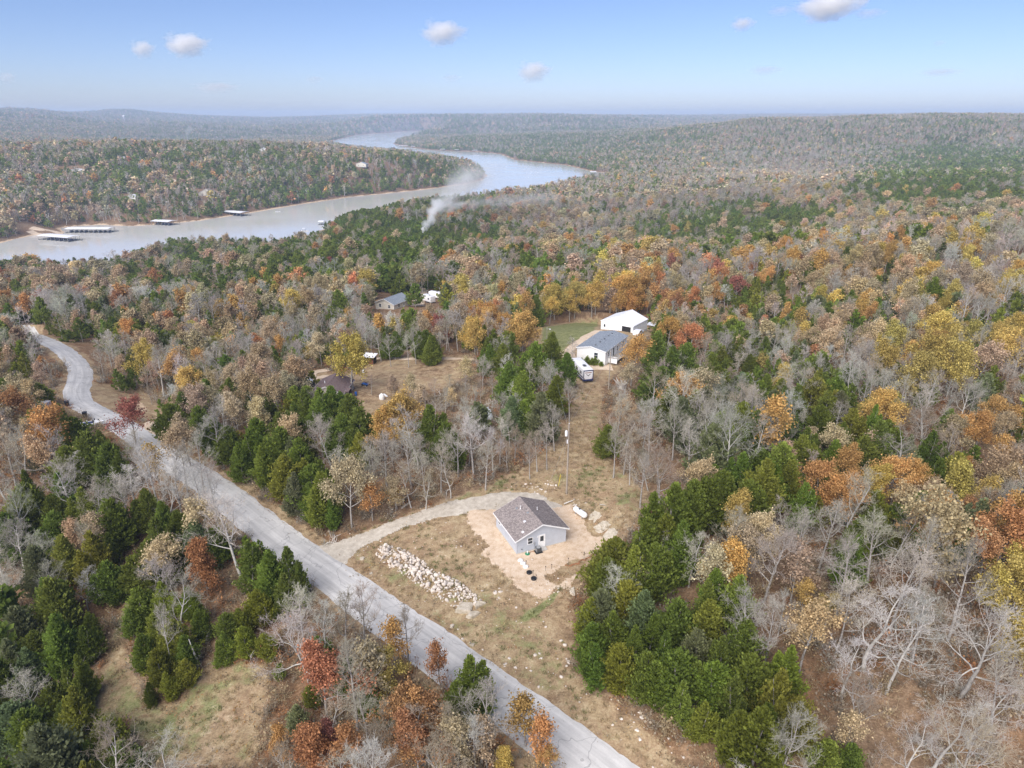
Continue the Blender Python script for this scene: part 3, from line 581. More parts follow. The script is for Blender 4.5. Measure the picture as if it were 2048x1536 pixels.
for k in range(3):                              # low brush of the forest floor
    segs = []
    for j in range(16):
        p = np.append(r_.normal(0, .35, 2), 0.); d = unit(np.append(r_.normal(0, .6, 2), 1.1)); L = r_.uniform(.8, 2.2)
        for s in range(3):
            d = unit(d + r_.normal(0, .25, 3)); q = p + d * L / 3; segs.append((p, q, .018, .012, 2)); 
            for b in range(2): segs.append((q, q + unit(d + r_.normal(0, .7, 3)) * L * .3, .011, .008, 3))
            p = q
    v_, f_, w_ = leaves_on(r_, [(s[1], 0, 0) for s in segs], segs, 60, .26, .2); joined("brush", segs, (v_, f_, w_, LEAF), 2, 3, .013, BARK, 1, LOD, "brush")
    n = 34; P = np.column_stack([r_.normal(0, .22, (n, 2)), np.zeros(n)]); D = np.column_stack([r_.normal(0, .5, (n, 2)), np.ones(n)]); D /= np.linalg.norm(D, axis=1, keepdims=True); S = np.cross(D, rdirs(r_, n)); S /= np.linalg.norm(S, axis=1, keepdims=True)
    V, F = quads(P, D, S, r_.uniform(.18, .5, n), .022, r_); LOD.setdefault("grass", []).append((mesh_np("tuft", V, F, [BARK, TWIG, DRY], var=np.repeat(r_.random(n), 4), mi=np.full(n, 2)), .4))
    n = 26; P = np.column_stack([r_.normal(0, 1.1, (n, 2)), r_.uniform(.02, .10, n)]); D = rdirs(r_, n); D[:, 2] *= .25; S = np.cross(D, np.array([[0, 0, 1.]])); S[:, 2] += r_.normal(0, .3, n); V, F = quads(P, D, S, r_.uniform(.12, .26, n), .07, r_)
    LOD.setdefault("litter", []).append((mesh_np("leaf_litter", V, F, [BARK, TWIG, LEAF], var=np.repeat(r_.random(n), 4), mi=np.full(n, 2)), .2))
# ------------------------------------------------------------------ which trees grow where
TINT = {"G": (.165, .208, .042), "g": (.225, .24, .045), "f": (.185, .21, .10), "B": (.40, .37, .31), "W": (.48, .455, .405), "K": (.34, .285, .215), "T": (.46, .365, .225), "Y": (.50, .39, .12), "O": (.50, .31, .115), "R": (.45, .23, .11), "D": (.32, .14, .10), "L": (.38, .36, .12)}
TONE = {"G": "dark green", "g": "yellowish green", "f": "greyish green", "B": "bare grey", "W": "bare pale", "K": "bare brown", "T": "tan-leaved", "Y": "yellow-leaved", "O": "orange-leaved", "R": "rust-leaved", "D": "red-leaved", "L": "lime-leaved"}
def kind_of(c): return "cedar" if c in "Ggf" else "bare" if c in "BWK" else "oak"

TREES = []                                      # dict(kind, tone, pos, h, rot, variant, tint, wide)
def add_tree(tone, P, h, variant=None, wide=1.0, label=None, hand=False):
    k = kind_of(tone); c = np.array(TINT[tone]) * np.exp(rng.normal(0, .13)) * np.exp(rng.normal(0, .025 if k == "bare" else .05, 3))
    TREES.append(dict(kind=k, tone=tone, pos=np.array([P[0], P[1], float(hgt(P[0], P[1]))]), h=h, rot=rng.uniform(0, 6.28), variant=rng.integers(0, 6) if variant is None else variant, tint=np.clip(c, .01, .8), wide=wide, label=label, hand=hand))
HAND = """
G 150 872 9|G 138 935 9|G 205 885 6|G 215 925 8|G 245 938 8|G 60 1010 9|G 110 1030 8|g 25 1050 8|G 130 985 9|g 172 1015 8|G 215 1040 8|f 75 1140 9|g 190 1112 9|G 222 1160 8|G 100 1195 9|f 40 1255 9|f 20 1325 9|G 80 1295 8|G 130 1265 8|G 172 1285 7|G 142 1380 8|g 168 1345 8|G 108 1405 7|f 60 1335 8|f 28 1450 8|g 70 1485 8|G 130 1445 7|g 215 1478 7|G 188 1512 6|G 245 1522 6
G 318 1075 8|G 358 1058 7|G 300 1130 8|G 342 1118 7|G 282 1215 8|G 262 1250 6|g 330 1200 8|G 382 1210 7|g 312 1262 7|g 352 1280 7|g 320 1338 7|G 288 1300 7|G 372 1300 6|g 342 1368 5|G 402 1245 6|G 300 1385 4|g 372 1345 5
G 500 1130 8|G 542 1150 8|G 572 1185 8|g 520 1212 7|g 482 1245 6|g 492 1285 6|G 452 1292 6|g 532 1290 5|G 578 1140 8|G 455 1255 6|G 430 1090 6|G 300 1020 8|G 330 1040 7
W 470 1075 15 4 1.1|W 310 965 13|W 355 985 12 0|W 402 1010 12|W 330 1005 11 3|B 250 1005 11|B 190 1005 9|W 165 1178 7 3|B 40 930 13|B 20 990 11|W 130 905 12 3|B 395 925 12 1|B 430 872 12 1|W 610 1290 12 2 1.15|W 640 1250 10 3|B 705 1370 12 1|W 330 1275 10 4 .5|B 600 1230 8|B 425 985 11|B 225 1015 9|B 365 935 10
R 405 1135 9 4 .85|D 262 850 11 3|T 340 905 11 3|T 372 882 10 1|O 312 930 8 5|T 150 1085 8|T 190 1070 8|T 60 880 9|T 25 860 9|T 85 850 9|R 30 830 6
R 842 1465 10 1|R 800 1440 10 0|R 872 1440 9|R 835 1490 10|R 700 1505 7|R 622 1500 8|K 575 1525 7|O 560 1488 6|K 765 1515 8|R 880 1335 7 5|O 785 1295 8 5|K 812 1268 8|T 752 1345 9 5|Y 770 1345 7|K 722 1225 9|K 690 1255 9|G 942 1360 9 2|G 918 1410 8|G 955 1405 7|B 960 1445 11 1|W 952 1495 9|O 1052 1440 8 5|O 1072 1485 8 5|Y 1010 1522 4|O 1085 1522 5|K 900 1470 9|T 905 1500 8|G 662 1335 6|G 700 1345 6|G 560 1345 3|g 622 1390 4|G 745 1410 6|K 855 1465 9|D 655 1478 5|T 975 1490 7 5|K 800 1460 8|B 735 1440 9|f 595 1440 5|G 640 1300 5|K 660 1420 7
f 1200 1228 9 1|G 1180 1290 8|G 1195 1325 7|g 1250 1205 8|f 1290 1232 9 0|G 1272 1300 8|G 1332 1310 8|f 1392 1302 8 0|G 1312 1362 7|G 1362 1400 7|G 1292 1345 7|G 1440 1322 9|G 1482 1290 9|g 1412 1248 9|G 1352 1245 8|G 1422 1205 9|G 1462 1398 8|g 1405 1440 6|g 1552 1400 10 2|g 1572 1340 9|G 1530 1452 8|G 1472 1480 6|g 1225 1132 9 1|G 1290 1105 10|g 1332 1082 9|G 1345 1030 11 2|G 1382 1010 9|G 1432 1182 8|G 1652 1512 5|G 1702 1520 5|O 1460 1135 8 4|G 1480 1210 9|g 1180 1245 8|G 1230 1270 8|G 1300 1270 8|G 1350 1350 8|G 1430 1370 8|G 1500 1360 8|g 1240 1330 7|G 1390 1360 7|g 1590 1440 7|G 1215 1165 9|g 1265 1150 9|G 1310 1140 8|G 1360 1100 9
W 1240 1170 8 3|W 1385 1110 9 3|W 1330 1120 7 3|K 1275 1150 7
W 1750 1245 12 3 1.2|W 1795 1300 11 2|W 1955 1285 13 2 1.2|W 1885 1480 9 3 1.2|W 1820 1500 8 3|W 1700 1330 9 3|B 1800 1180 12 0|B 1850 1130 12 1|B 1925 1180 13 1|B 1600 1085 11 1|B 1540 1125 11 5|B 1650 1070 11 1|B 1690 1155 11 0|B 1752 1100 11 1|B 1540 1265 10 0|T 1612 1275 9 3|W 1960 1420 9 3|B 2010 1380 10|W 1500 1270 10 2|T 1440 1160 8 5|T 1590 1150 8 5|Y 1655 1225 5|O 1605 1200 5 5|T 1500 1100 8 3|B 1470 1080 10 1|B 1690 1230 10 0|B 1845 1250 10 1|K 1720 1420 8|T 1700 1460 5 5
O 1640 968 9 0|O 1702 948 9 1|O 1690 1008 9 2|Y 1752 985 9 1|O 1792 968 10 0|O 1818 965 9 1|Y 1470 1030 8 4|T 1525 1078 8 0|T 1400 968 8 0|T 1850 1005 9 3|R 2002 1082 10 0|R 1975 1110 9 1|O 2040 1060 9 2|Y 2030 1190 8|Y 2042 1290 8|Y 1992 1200 7 5|O 1960 862 8 4|O 1930 872 8 3|O 1985 832 8 0|Y 1850 725 13 0 1.1|Y 1792 690 12 1|Y 1905 745 12 2|Y 1880 670 12 0|Y 2000 690 11 1|Y 2040 670 11 0|Y 2040 560 11 2|Y 1645 600 10 4|O 1535 560 10 1|R 1500 548 10 0|R 1450 562 10 2|O 1432 595 10 1|R 1392 600 10 0|R 1345 618 11 2|R 1382 690 11 0|R 1628 708 6 0|Y 1562 762 9 4|O 1722 632 10 3|O 1700 560 10|T 1660 560 10|T 1600 545 10|Y 1810 600 11|Y 1870 560 11|Y 1930 520 11|T 1950 600 11 3|T 1820 640 11 3|T 1990 470 11|Y 1900 480 11|O 1800 480 11|Y 1760 520 11|T 1740 590 11
G 1520 800 9|g 1560 792 9|G 1560 835 8|G 1602 792 9|G 1500 740 9|G 1532 702 9|G 1312 702 11|G 1342 732 11|G 1302 765 10|G 1372 722 10|G 1422 742 10|g 1352 790 10|G 1642 742 9|G 1672 782 9|G 1640 852 9|g 1702 860 9|G 1742 850 9|g 1772 880 8|G 1680 882 8|G 1612 892 8|G 1562 932 8|G 1520 942 8|G 1482 950 8|g 1902 950 9 1|G 1872 962 9 2|G 1922 970 8|G 1882 1022 8|G 1500 1000 7|G 1542 970 8|G 1592 622 10|G 1562 592 10|G 1780 580 9|G 1700 605 9|G 1330 660 9|g 1740 1020 7|G 1700 1120 8|g 1720 1090 6|G 1860 900 8|G 1600 1010 8
B 1502 832 12 1|W 1482 800 12 0|B 1402 852 12 2|W 1452 872 12 0|B 1382 905 11 1|B 1562 862 10 0|B 1582 682 12 0|W 1702 762 12 3|B 1732 785 11 0|B 1692 692 12 1|W 1440 800 12 2|B 1350 860 11 1|B 1300 880 10 0|B 1230 900 10 1|W 1290 850 10 5|B 1960 640 13 4|W 2010 600 13 4|B 1860 830 11|B 1930 820 11|W 1460 690 10 3|B 1620 640 11|K 1850 860 10|K 1900 900 10|K 1250 905 8
G 1050 790 11 2|G 1022 765 10|f 1082 835 11 0|G 1072 725 10|G 1102 702 10|G 1002 705 9|G 1132 742 9|G 985 690 9|G 1110 790 9|B 1100 770 11 0|B 1140 800 9 1|G 862 862 11 2|G 890 890 9|O 800 845 12 0 1.1|O 770 870 10 1|Y 698 730 13 2 1.1|O 1042 672 10 2|O 978 652 11 0|Y 956 678 10 3|Y 1140 612 11 2|Y 1192 595 12 0|O 1262 590 14 0 1.1|O 1285 570 12 1|O 1235 615 9 1|O 1265 720 12 3|T 1250 760 8 3|W 945 890 12 1|B 930 850 11 1|B 915 900 10 0|B 660 890 10 2|W 640 870 9 2|B 770 920 11 1|B 735 950 10 0|B 820 920 11 0|B 880 930 10 1|B 850 950 9|K 900 950 8|B 970 930 9 1|K 820 970 8|K 850 985 6|B 690 940 9 5|W 985 900 9 1
G 600 922 9|G 560 900 9|G 500 902 9|G 480 922 8|G 622 972 8|g 652 990 9 0|G 645 960 8|G 702 832 10|G 682 870 9|G 722 862 10|G 590 842 9|G 560 862 9|G 362 822 9|G 402 852 9|G 342 842 8|G 432 872 8|G 530 930 8|g 570 950 8|f 590 985 8|G 625 1010 6|G 665 1025 5|G 760 850 7|G 615 800 7|G 650 815 6|G 520 870 8|G 460 890 8
T 552 800 10|T 502 790 11|T 472 832 10|T 522 842 10|Y 382 772 9|O 396 730 10|Y 436 690 7|O 742 1000 7 5|T 792 985 6 0|Y 790 1000 4|T 430 810 10|T 580 780 9|T 460 770 10|T 640 700 10|B 600 740 11 1|O 560 700 9|T 520 720 10|B 480 740 10|T 620 660 10|O 700 640 8|B 760 690 9|B 800 680 10|G 770 690 8|G 800 672 8|G 850 690 9|G 862 700 8|D 876 660 10 3|B 830 690 10 1|B 740 680 9|T 860 640 10|T 920 640 11|O 940 640 10|Y 1100 620 10|G 1110 600 10|T 1040 600 10|L 1040 560 10|Y 1000 540 10
R 690 520 10|D 660 530 9|R 770 490 10|O 960 480 10|R 900 500 10|D 860 510 9|O 1050 500 10|Y 1080 490 10|R 1100 520 10|O 860 440 10|Y 1290 500 10|Y 1330 490 10|O 1380 510 10|O 1640 490 11|O 1570 500 11|T 1480 510 11
B 1145 700 6|K 742 770 5|T 790 780 6 5|T 820 775 6 5|K 900 790 5|K 930 770 4|K 870 810 4|K 960 760 4
T 380 650 8|R 490 690 8|G 310 600 9|G 250 640 9|G 180 620 9|G 120 610 9|G 60 620 9|G 20 630 9|G 160 660 8|T 270 600 9|O 250 635 7|B 330 640 9|B 220 690 9|B 260 700 10|B 300 720 9|T 240 740 8|B 200 720 9|K 290 760 8|G 235 760 6|G 270 755 6|B 340 720 9|B 60 720 8|B 100 740 7|T 80 750 7|O 85 735 6|G 40 770 7|G 80 790 6|B 30 790 8|T 20 720 8|G 90 830 7|G 120 830 6|K 300 790 5
B 1235 830 9 0|K 1245 870 8|K 1262 930 7|B 1285 960 9 1|K 1300 940 7|B 1095 890 9 1|K 1075 900 8|B 1110 855 9 0|K 1060 920 7|G 1215 880 6|B 1240 800 8|K 1225 850 5|B 1000 880 9 1|K 1030 890 7|K 1015 910 6
K 900 770 5|K 930 790 6|B 950 800 7 5|K 870 780 5|T 905 800 5 5|K 960 785 6|B 890 800 6|T 930 745 7 5|B 965 745 8|K 985 770 7|B 780 700 9 1|B 815 700 9 1|G 790 690 8|G 840 688 8|B 880 690 8 1|G 865 695 7|G 980 720 9|K 850 800 5|T 840 790 5 5|B 1000 820 8
Y 1110 605 12 2|Y 1150 600 13 0|O 1245 585 14 0 1.15|O 1280 580 14 1 1.1|O 1262 610 12 2|Y 1185 600 12 0|O 1045 668 11 2 1.1|O 970 645 12 0|Y 950 672 11 0|R 1330 610 12|R 1355 625 12|O 1300 560 11|G 1075 620 11|G 1090 590 10|O 1060 575 10|Y 1200 575 11
G 640 812 9|G 612 812 8|G 665 805 8|G 590 805 8|B 630 800 8|K 655 795 6|G 640 830 8|G 300 520 10|G 270 525 10|G 330 515 10|G 380 505 10|G 420 500 10|G 460 500 10|G 500 495 10|G 250 540 10|G 340 560 10|G 360 600 9|G 380 590 9|G 340 580 9|G 620 570 10|G 640 590 9|G 600 590 9|G 520 600 9|G 700 600 9|G 730 610 10|G 820 560 10|G 850 550 10|G 880 560 10|G 800 570 10|G 700 670 8|G 660 650 8|G 560 640 8|G 830 590 9|G 100 590 9|G 40 600 9|G 210 590 9|G 150 600 9|G 1130 570 10|G 1220 540 10|G 1240 550 10|G 930 560 9
"""
for ent in HAND.replace("\n", "|").split("|"):
    e = ent.split()
    if len(e) < 4: continue
    h = float(e[3]) * (.82 if e[0] in 'Ggf' and float(e[2]) > 1150 else .85 if e[0] in 'RO' and float(e[2]) > 1280 else 1); P = hit(float(e[1]), float(e[2]), h * .55)
    add_tree(e[0], P, h, int(e[4]) if len(e) > 4 else None, float(e[5]) if len(e) > 5 else 1.0, hand=True)
MIX = [  # species weights around points of the photograph: cedar, bare, tan, yellow, orange, rust
 (100,1100,6,3,1,0,0,0),(100,1400,8,2,.5,0,0,0),(300,1250,8,1,0,0,0,0),(450,1450,2,3,2,.5,1,2),(700,1450,1,3,2,1,1,4),(900,1450,1,3,2,1,2,3),(550,1200,7,2,1,0,0,0),(250,950,4,6,2,0,0,0),
 (1350,1300,9,1,0,0,0,0),(1600,1400,4,4,2,.5,.5,0),(1900,1400,1.2,8,2,.8,.5,.6),(1700,1150,3,6,2,.7,.5,0),(2000,1150,1,4,1,1,2,2),(1750,960,3,3,1,1.5,3,0),(1550,880,9,3,1,.3,0,0),(1900,850,3.5,4,2,1,2,0),(1850,700,1,3,2,5,1,0),(1600,650,5,3,2,1,1,1),(1400,750,8,3,1,0,1,.5),(1300,900,2,6,2,0,.5,0),
 (1400,560,1,2,2,.7,2,3),(1700,520,1.5,3,3,1.5,1.5,.3),(1950,520,.3,3,3,4,1,0),(1250,530,2,2,3,2.5,2,1),(1000,520,2,3,3,1,1.5,1.5),(700,540,3.5,4,3,.3,.7,1),(400,560,4,5,2.5,.2,.7,.6),(100,560,3,5,2.5,.1,.5,.8),(250,650,6,3,2,.2,.4,.3),(450,650,2.5,4,4,.6,1,.8),(700,650,2,5,3,1,1,.5),(900,600,3,4,3,.6,.6,.5),(1100,580,4,2,2,1.5,1,.3),
 (550,800,3,3,5,.6,.4,0),(600,930,8,2,.5,0,0,0),(850,920,1,7,1.5,0,.5,0),(1060,800,7,3,.5,0,0,0),(150,760,2,5,3,.3,.7,.3),(250,720,.8,6,3,.2,.5,.3),(50,850,2,4,3,0,.5,.7),(380,850,5,3,2,.4,.3,0),
 (760,450,7,2,1,.3,.4,.2),(950,470,6,3,1,.2,.5,.3),(1100,440,1,7,2.5,.2,.6,.2),(1050,390,1,7,2.5,.2,.5,.3),(1250,400,1,7,2.5,.3,.6,.1),(1400,460,6,4,1.5,.2,.4,0),(1560,435,7,2,1,.3,.3,0),(1400,370,1.5,7,2,.2,.4,0),(1600,390,1,7,2.5,.5,.3,0),(1800,375,8,2,1,.5,.2,0),(1980,420,5,3,2,1,.3,0),(1750,440,2,5,3,1,.5,0),(1950,330,7,3,.5,0,0,0),(1600,340,1,8,2,.2,.3,0),(300,510,4,4,2,.2,.5,.5),(550,490,4.5,3,2.5,.2,.6,.3),
 (100,400,2,6,3,.1,1,.6),(400,400,2.5,6,3,.3,.8,.5),(600,370,4,5,2.5,.1,.5,.3),(850,340,3.5,5,2.5,.1,.7,.2),(900,370,6,4,1,0,.2,0),(300,320,3,6,3,.1,.9,.3),(700,320,3,6,2.5,.1,.6,.2),(1700,270,2,9,1,.1,.1,0),(1700,240,2,9,1,.1,.1,0),(2000,260,2.5,9,1,.1,.1,0),(1100,290,5,7,1,0,.1,0),(400,260,3,8,1,0,.1,0),(1100,245,3,8,1,0,.1,0)]
MX = np.array(MIX, float)
def mix_at(u, v):
    d = ((u[:, None] - MX[None, :, 0]) / 1.0) ** 2 + ((v[:, None] - MX[None, :, 1]) * np.where(v < 500, 3.0, 1.4)[:, None]) ** 2 + 900
    w = 1 / d ** 2; p = w @ MX[:, 2:]; return p / p.sum(1, keepdims=True)
# kept clear of trees on the ground
clears = [lot_poly, pad_poly, yard_poly, home_poly, field_poly, apron_poly, curve_poly, drive_poly]
# and not to be hidden behind a tree that the photograph does not show: (pixel boxes)
SHOW = [(690,1170,905,1310),(870,1280,1060,1430),(1030,1390,1300,1536),(380,1330,545,1536),(560,1430,600,1536),(300,880,420,960),(1130,840,1215,940),(940,930,1215,1215),(640,1030,950,1160),(720,1070,1000,1250),(520,985,660,1150),(430,930,560,1060),(980,1190,1150,1330),(1080,780,1215,1000),(1145,640,1310,780),(1040,640,1160,715),(80,668,205,850),(640,730,780,850),(740,690,990,800),(1145,1300,1230,1400),(700,1230,900,1290),(230,1090,300,1250),(300,1400,480,1536),(430,1260,480,1400),(600,740,690,800),(410,520,460,580),(740,575,890,620),(600,735,670,765),(730,700,770,735),(280,830,340,880),(720,810,800,860),(960,800,1000,860),(1220,750,1260,800),(1200,1000,1270,1080),(260,800,300,830),(160,815,215,860)]
def scatter(y0, y1, cell, amax=.86, jit=.9):
    X, Y = np.meshgrid(np.arange(-y1 * 1.2, y1 * 1.2, cell), np.arange(y0, y1, cell)); X, Y = X.ravel(), Y.ravel()
    X = X + rng.uniform(-.5, .5, len(X)) * cell * jit; Y = Y + rng.uniform(-.5, .5, len(Y)) * cell * jit
    k = (Y > y0) & (Y < y1); return X[k], Y[k]
def not_near_hand(x, y, dmin):
    hp = np.array([t["pos"][:2] for t in TREES if t["hand"]]); hr = np.array([t["h"] * .2 + 1.2 for t in TREES if t["hand"]]); ok = np.ones(len(x), bool)
    for i in range(len(x)):
        ok[i] = not (((hp[:, 0] - x[i]) ** 2 + (hp[:, 1] - y[i]) ** 2) < (dmin * hr) ** 2).any()
    return ok
TONES = "GBTYOR"
def fill(y0, y1, cell):
    x, y = scatter(y0, y1, cell); z = hgt(x, y); h = rng.uniform(6, 12.5, len(x)) * (.8 + .4 * vnoise(x, y, 22, 44)); u, v, f = proj(np.stack([x, y, z + h * .55], 1)); ok = (u > -60) & (u < 2110) & (v < 1650) & (v > 200)
    d = line_dist(x, y, road_line) > 5.2
    for p in clears: d &= poly_sdf(x, y, p) < -1.2
    d &= (-poly_sdf(x, y, lake) > 5) if y1 > 300 else True
    ok &= d
    x, y, z, h, u, v = (q[ok] for q in (x, y, z, h, u, v)); P = mix_at(u, v)
    P[:, 3:] *= np.where(y > 130, .32, .6)[:, None]; P[:, 3] *= np.where(u > 1600, 2.2, 1.0); gv = vnoise(x, y, 38, 45); P[:, 1] *= 1.5 * (.35 + 1.3 * gv); P[:, 2] *= 1.0 * (1.65 - 1.3 * gv); P[:, 0] *= np.where(y > 130, 1.9, 1.1); P[:, 0] *= .3 + 1.7 * vnoise(x, y, 26, 41); P[:, 3] *= .3 + 1.4 * vnoise(x, y, 34, 42); P[:, 4:] *= (.3 + 1.4 * vnoise(x, y, 30, 43))[:, None]; P /= P.sum(1, keepdims=True)
    s = (P.cumsum(1) < rng.random(len(x))[:, None]).sum(1); s = np.minimum(s, 5)
    for a, b in ((0, .8), (5, .95)): h = np.where(s == a, h * b, h)
    for fr in (.3, .6, 1.0):
        uu, vv, _ = proj(np.stack([x, y, z + h * fr], 1)); hide = np.zeros(len(x), bool)
        for a, b, c, d2 in SHOW: hide |= (uu > a) & (uu < c) & (vv > b) & (vv < d2)
        keep = ~hide; x, y, z, h, u, v, s = (q[keep] for q in (x, y, z, h, u, v, s))
    return x, y, z, h, u, v, s
x, y, z, h, u, v, s = fill(38, 330, 4.7)
ok = not_near_hand(x, y, .95) & ~((u > 1600) & (v > 1080) & (rng.random(len(x)) < .3)) & ~((y < 75) & (rng.random(len(x)) < .25))
for i in np.nonzero(ok)[0]:
    t = TONES[s[i]]
    if t == "G": t = rng.choice(list("GGGgf"))
    if t == "B": t = rng.choice(list("BBBWK"))
    if t == "T" and rng.random() < .15: t = "O"
    if t == "R" and rng.random() < .2: t = "D"
    add_tree(t, (x[i], y[i]), h[i], None if t not in "T" else int(rng.choice([0, 1, 3, 3, 5])))
# ------------------------------------------------------------------ single trees: the 300 of each kind that show largest
TP = np.array([t["pos"] for t in TREES]); TH = np.array([t["h"] for t in TREES]); UU, VV, FF = proj(TP + np.array([0, 0, 1]) * TH[:, None] * .55)
inview = (UU > -15) & (UU < 2063) & (VV > 0) & (VV < 1720)
single = np.zeros(len(TREES), bool)
for kd in ("cedar", "bare", "oak"):
    idx = np.array([i for i, t in enumerate(TREES) if t["kind"] == kd and inview[i]]); order = idx[np.argsort(-(TH[idx] / FF[idx] * np.where([TREES[i]["hand"] for i in idx], 1.4, 1)))]
    single[order[:296]] = True
ANCH = [(90,1120,"in the evergreen thicket left of the grassy path"),(60,1420,"in the lower left corner thicket"),(320,1250,"in the evergreen clump right of the grassy path"),(530,1210,"in the evergreen row below the asphalt road"),(340,990,"by the bend of trees below the road"),(620,1330,"in the rough left of the road's lower stretch"),
 (700,1490,"in the autumn grove at the bottom edge"),(850,1420,"in the rusty grove beside the lower road"),(1020,1470,"between the lower road and the bottom edge"),(1250,1250,"in the evergreen stand below the grey house"),(1420,1330,"in the thick of the big evergreen stand"),(1560,1420,"at the right end of the big evergreen stand"),
 (1320,1080,"on the edge right of the dirt pad"),(1480,1130,"in the woods right of the grey house"),(1700,1450,"on the leafy floor at the bottom right"),(1760,1270,"in the leafless woods of the lower right"),(1960,1380,"in the lower right corner woods"),(1640,1110,"in the leafless belt under the orange trees"),(1900,1130,"in the leafless belt near the right border"),(2010,1120,"by the rusty trees at the right border"),
 (1740,980,"in the orange tree cluster of the right woods"),(1560,960,"in the evergreens left of the orange tree cluster"),(1900,950,"in the green patch right of the orange trees"),(1960,830,"near the right border at mid height"),(1690,850,"in the evergreen patch above the orange trees"),(1520,820,"in the evergreen patch of the right slope"),(1420,870,"among the grey trees right of the mown strip"),(1270,880,"along the right side of the mown strip"),
 (1850,700,"in the yellow clump on the right slope"),(1680,700,"on the right slope below the ridge"),(1990,600,"on the upper slope near the right border"),(1950,480,"on the crest at the right border"),(1720,530,"on the crest of the right ridge"),(1560,580,"below the crest of the right ridge"),(1400,600,"in the red and orange woods behind the garage"),(1330,710,"in the evergreens right of the white home"),(1260,600,"behind the white garage"),
 (1090,780,"in the evergreens below the travel trailer"),(1150,620,"at the far side of the green lawn"),(1040,670,"by the yard left of the white home"),(950,890,"in the leafless row above the driveway"),(800,900,"in the leafless row left of the driveway bend"),(800,840,"by the neighbour's yard with the tarps"),(690,860,"in the evergreens below the brown roof"),(600,950,"in the evergreen wall above the asphalt road"),(400,840,"by the road above the dirt apron"),(520,800,"in the tan woods left of the brown roof"),(700,720,"round the yard of the brown roof"),(840,690,"along the dirt track of the neighbour's yard"),
 (260,720,"inside the bend of the road"),(80,760,"left of the road bend"),(60,860,"at the left border below the road bend"),(180,620,"in the green belt behind the road bend"),(420,660,"in the mixed woods above the road bend"),(620,640,"in the mixed woods left of the grey far house"),(300,550,"in the woods toward the lake on the left"),(600,520,"in the woods above the lake inlet"),(900,580,"in the woods behind the grey far house"),(1050,520,"in the colourful belt before the smoke"),(1300,520,"in the golden belt of the middle distance")]
AN = np.array([(a, b) for a, b, _ in ANCH], float)
ORD = "zeroth first second third fourth fifth sixth seventh eighth ninth tenth eleventh twelfth thirteenth fourteenth fifteenth sixteenth seventeenth eighteenth nineteenth twentieth".split()
NOUN = {"cedar": "evergreen", "bare": "tree", "oak": "tree"}
sets = {}
for i in np.nonzero(single)[0]:
    a = int(np.argmin((AN[:, 0] - UU[i]) ** 2 + (AN[:, 1] - VV[i]) ** 2)); sets.setdefault((TREES[i]["tone"], a), []).append(i)
for (tone, a), ids in sets.items():
    ids.sort(key=lambda i: UU[i]); n = len(ids)
    for k, i in enumerate(ids):
        noun = NOUN[TREES[i]["kind"]]; base = f"{TONE[tone]} {noun} {ANCH[a][2]}"
        if n > 1: base += ", leftmost" if k == 0 else ", rightmost" if k == n - 1 else f", {ORD[min(k + 1, 20)]} from left"
        TREES[i]["label"] = base
OBN = {"cedar": "cedar_tree", "bare": "bare_tree", "oak": "autumn_tree"}; GRP = {"cedar": "cedar trees", "bare": "leafless trees", "oak": "trees in autumn leaf"}
def tint_of(t, crown):
    if t["kind"] == "bare": return TINT[t["tone"]]
    return TINT["B"]
def put_tree(t, i):
    tm, cm, H = NEAR[t["kind"]][t["variant"] % len(NEAR[t["kind"]])]; s = t["h"] / H
    o = bpy.data.objects.new(OBN[t["kind"]], None); COL.objects.link(o); o.location = t["pos"] - np.array([0, 0, .1]); o.rotation_euler = (rng.normal(0, .03), rng.normal(0, .03), t["rot"]); o.scale = (s * t["wide"] * rng.uniform(.88, 1.15), s * t["wide"] * rng.uniform(.88, 1.15), s); o.empty_display_size = .3
    tag(o, t["label"], {"cedar": "evergreen tree", "bare": "bare tree", "oak": "autumn tree"}[t["kind"]], GRP[t["kind"]])
    for nm, me in (("trunk", tm), ("crown", cm)):
        c = bpy.data.objects.new(nm, me); COL.objects.link(c); c.parent = o; c["tint"] = [float(q) for q in t["tint"]] + [1.0]
for i in np.nonzero(single)[0]: put_tree(TREES[i], i)
# ------------------------------------------------------------------ the rest of the woods: masses nobody could count
proto_col = bpy.data.collections.new("tree_shapes")
PIDX = {}
def reg(store, pre):
    for kd, lst in store.items():
        for j, (me, H) in enumerate(lst):
            n = len(PIDX); nm = f"{n:03d}"; PIDX[(pre, kd, j)] = (n, H); proto_col.objects.link(bpy.data.objects.new(nm, me))
reg(LOD, "mid"); reg(FARP, "far")
ng = bpy.data.node_groups.new("scatter", 'GeometryNodeTree'); ng.interface.new_socket("Geometry", in_out='INPUT', socket_type='NodeSocketGeometry'); ng.interface.new_socket("Geometry", in_out='OUTPUT', socket_type='NodeSocketGeometry')
gi, go = ng.nodes.new("NodeGroupInput"), ng.nodes.new("NodeGroupOutput"); ip = ng.nodes.new("GeometryNodeInstanceOnPoints"); ci = ng.nodes.new("GeometryNodeCollectionInfo"); ci.inputs[0].default_value = proto_col; ci.inputs['Separate Children'].default_value = True; ci.inputs['Reset Children'].default_value = True
def named(n, t):
    a = ng.nodes.new("GeometryNodeInputNamedAttribute"); a.data_type = t; a.inputs[0].default_value = n; return next(o for o in a.outputs if o.enabled and o.name == 'Attribute')
ng.links.new(gi.outputs[0], ip.inputs['Points']); ng.links.new(ci.outputs[0], ip.inputs['Instance']); ip.inputs['Pick Instance'].default_value = True
ng.links.new(named("pick", 'INT'), ip.inputs['Instance Index']); ng.links.new(named("rot", 'FLOAT_VECTOR'), ip.inputs['Rotation']); ng.links.new(named("scl", 'FLOAT_VECTOR'), ip.inputs['Scale']); ng.links.new(ip.outputs[0], go.inputs[0])
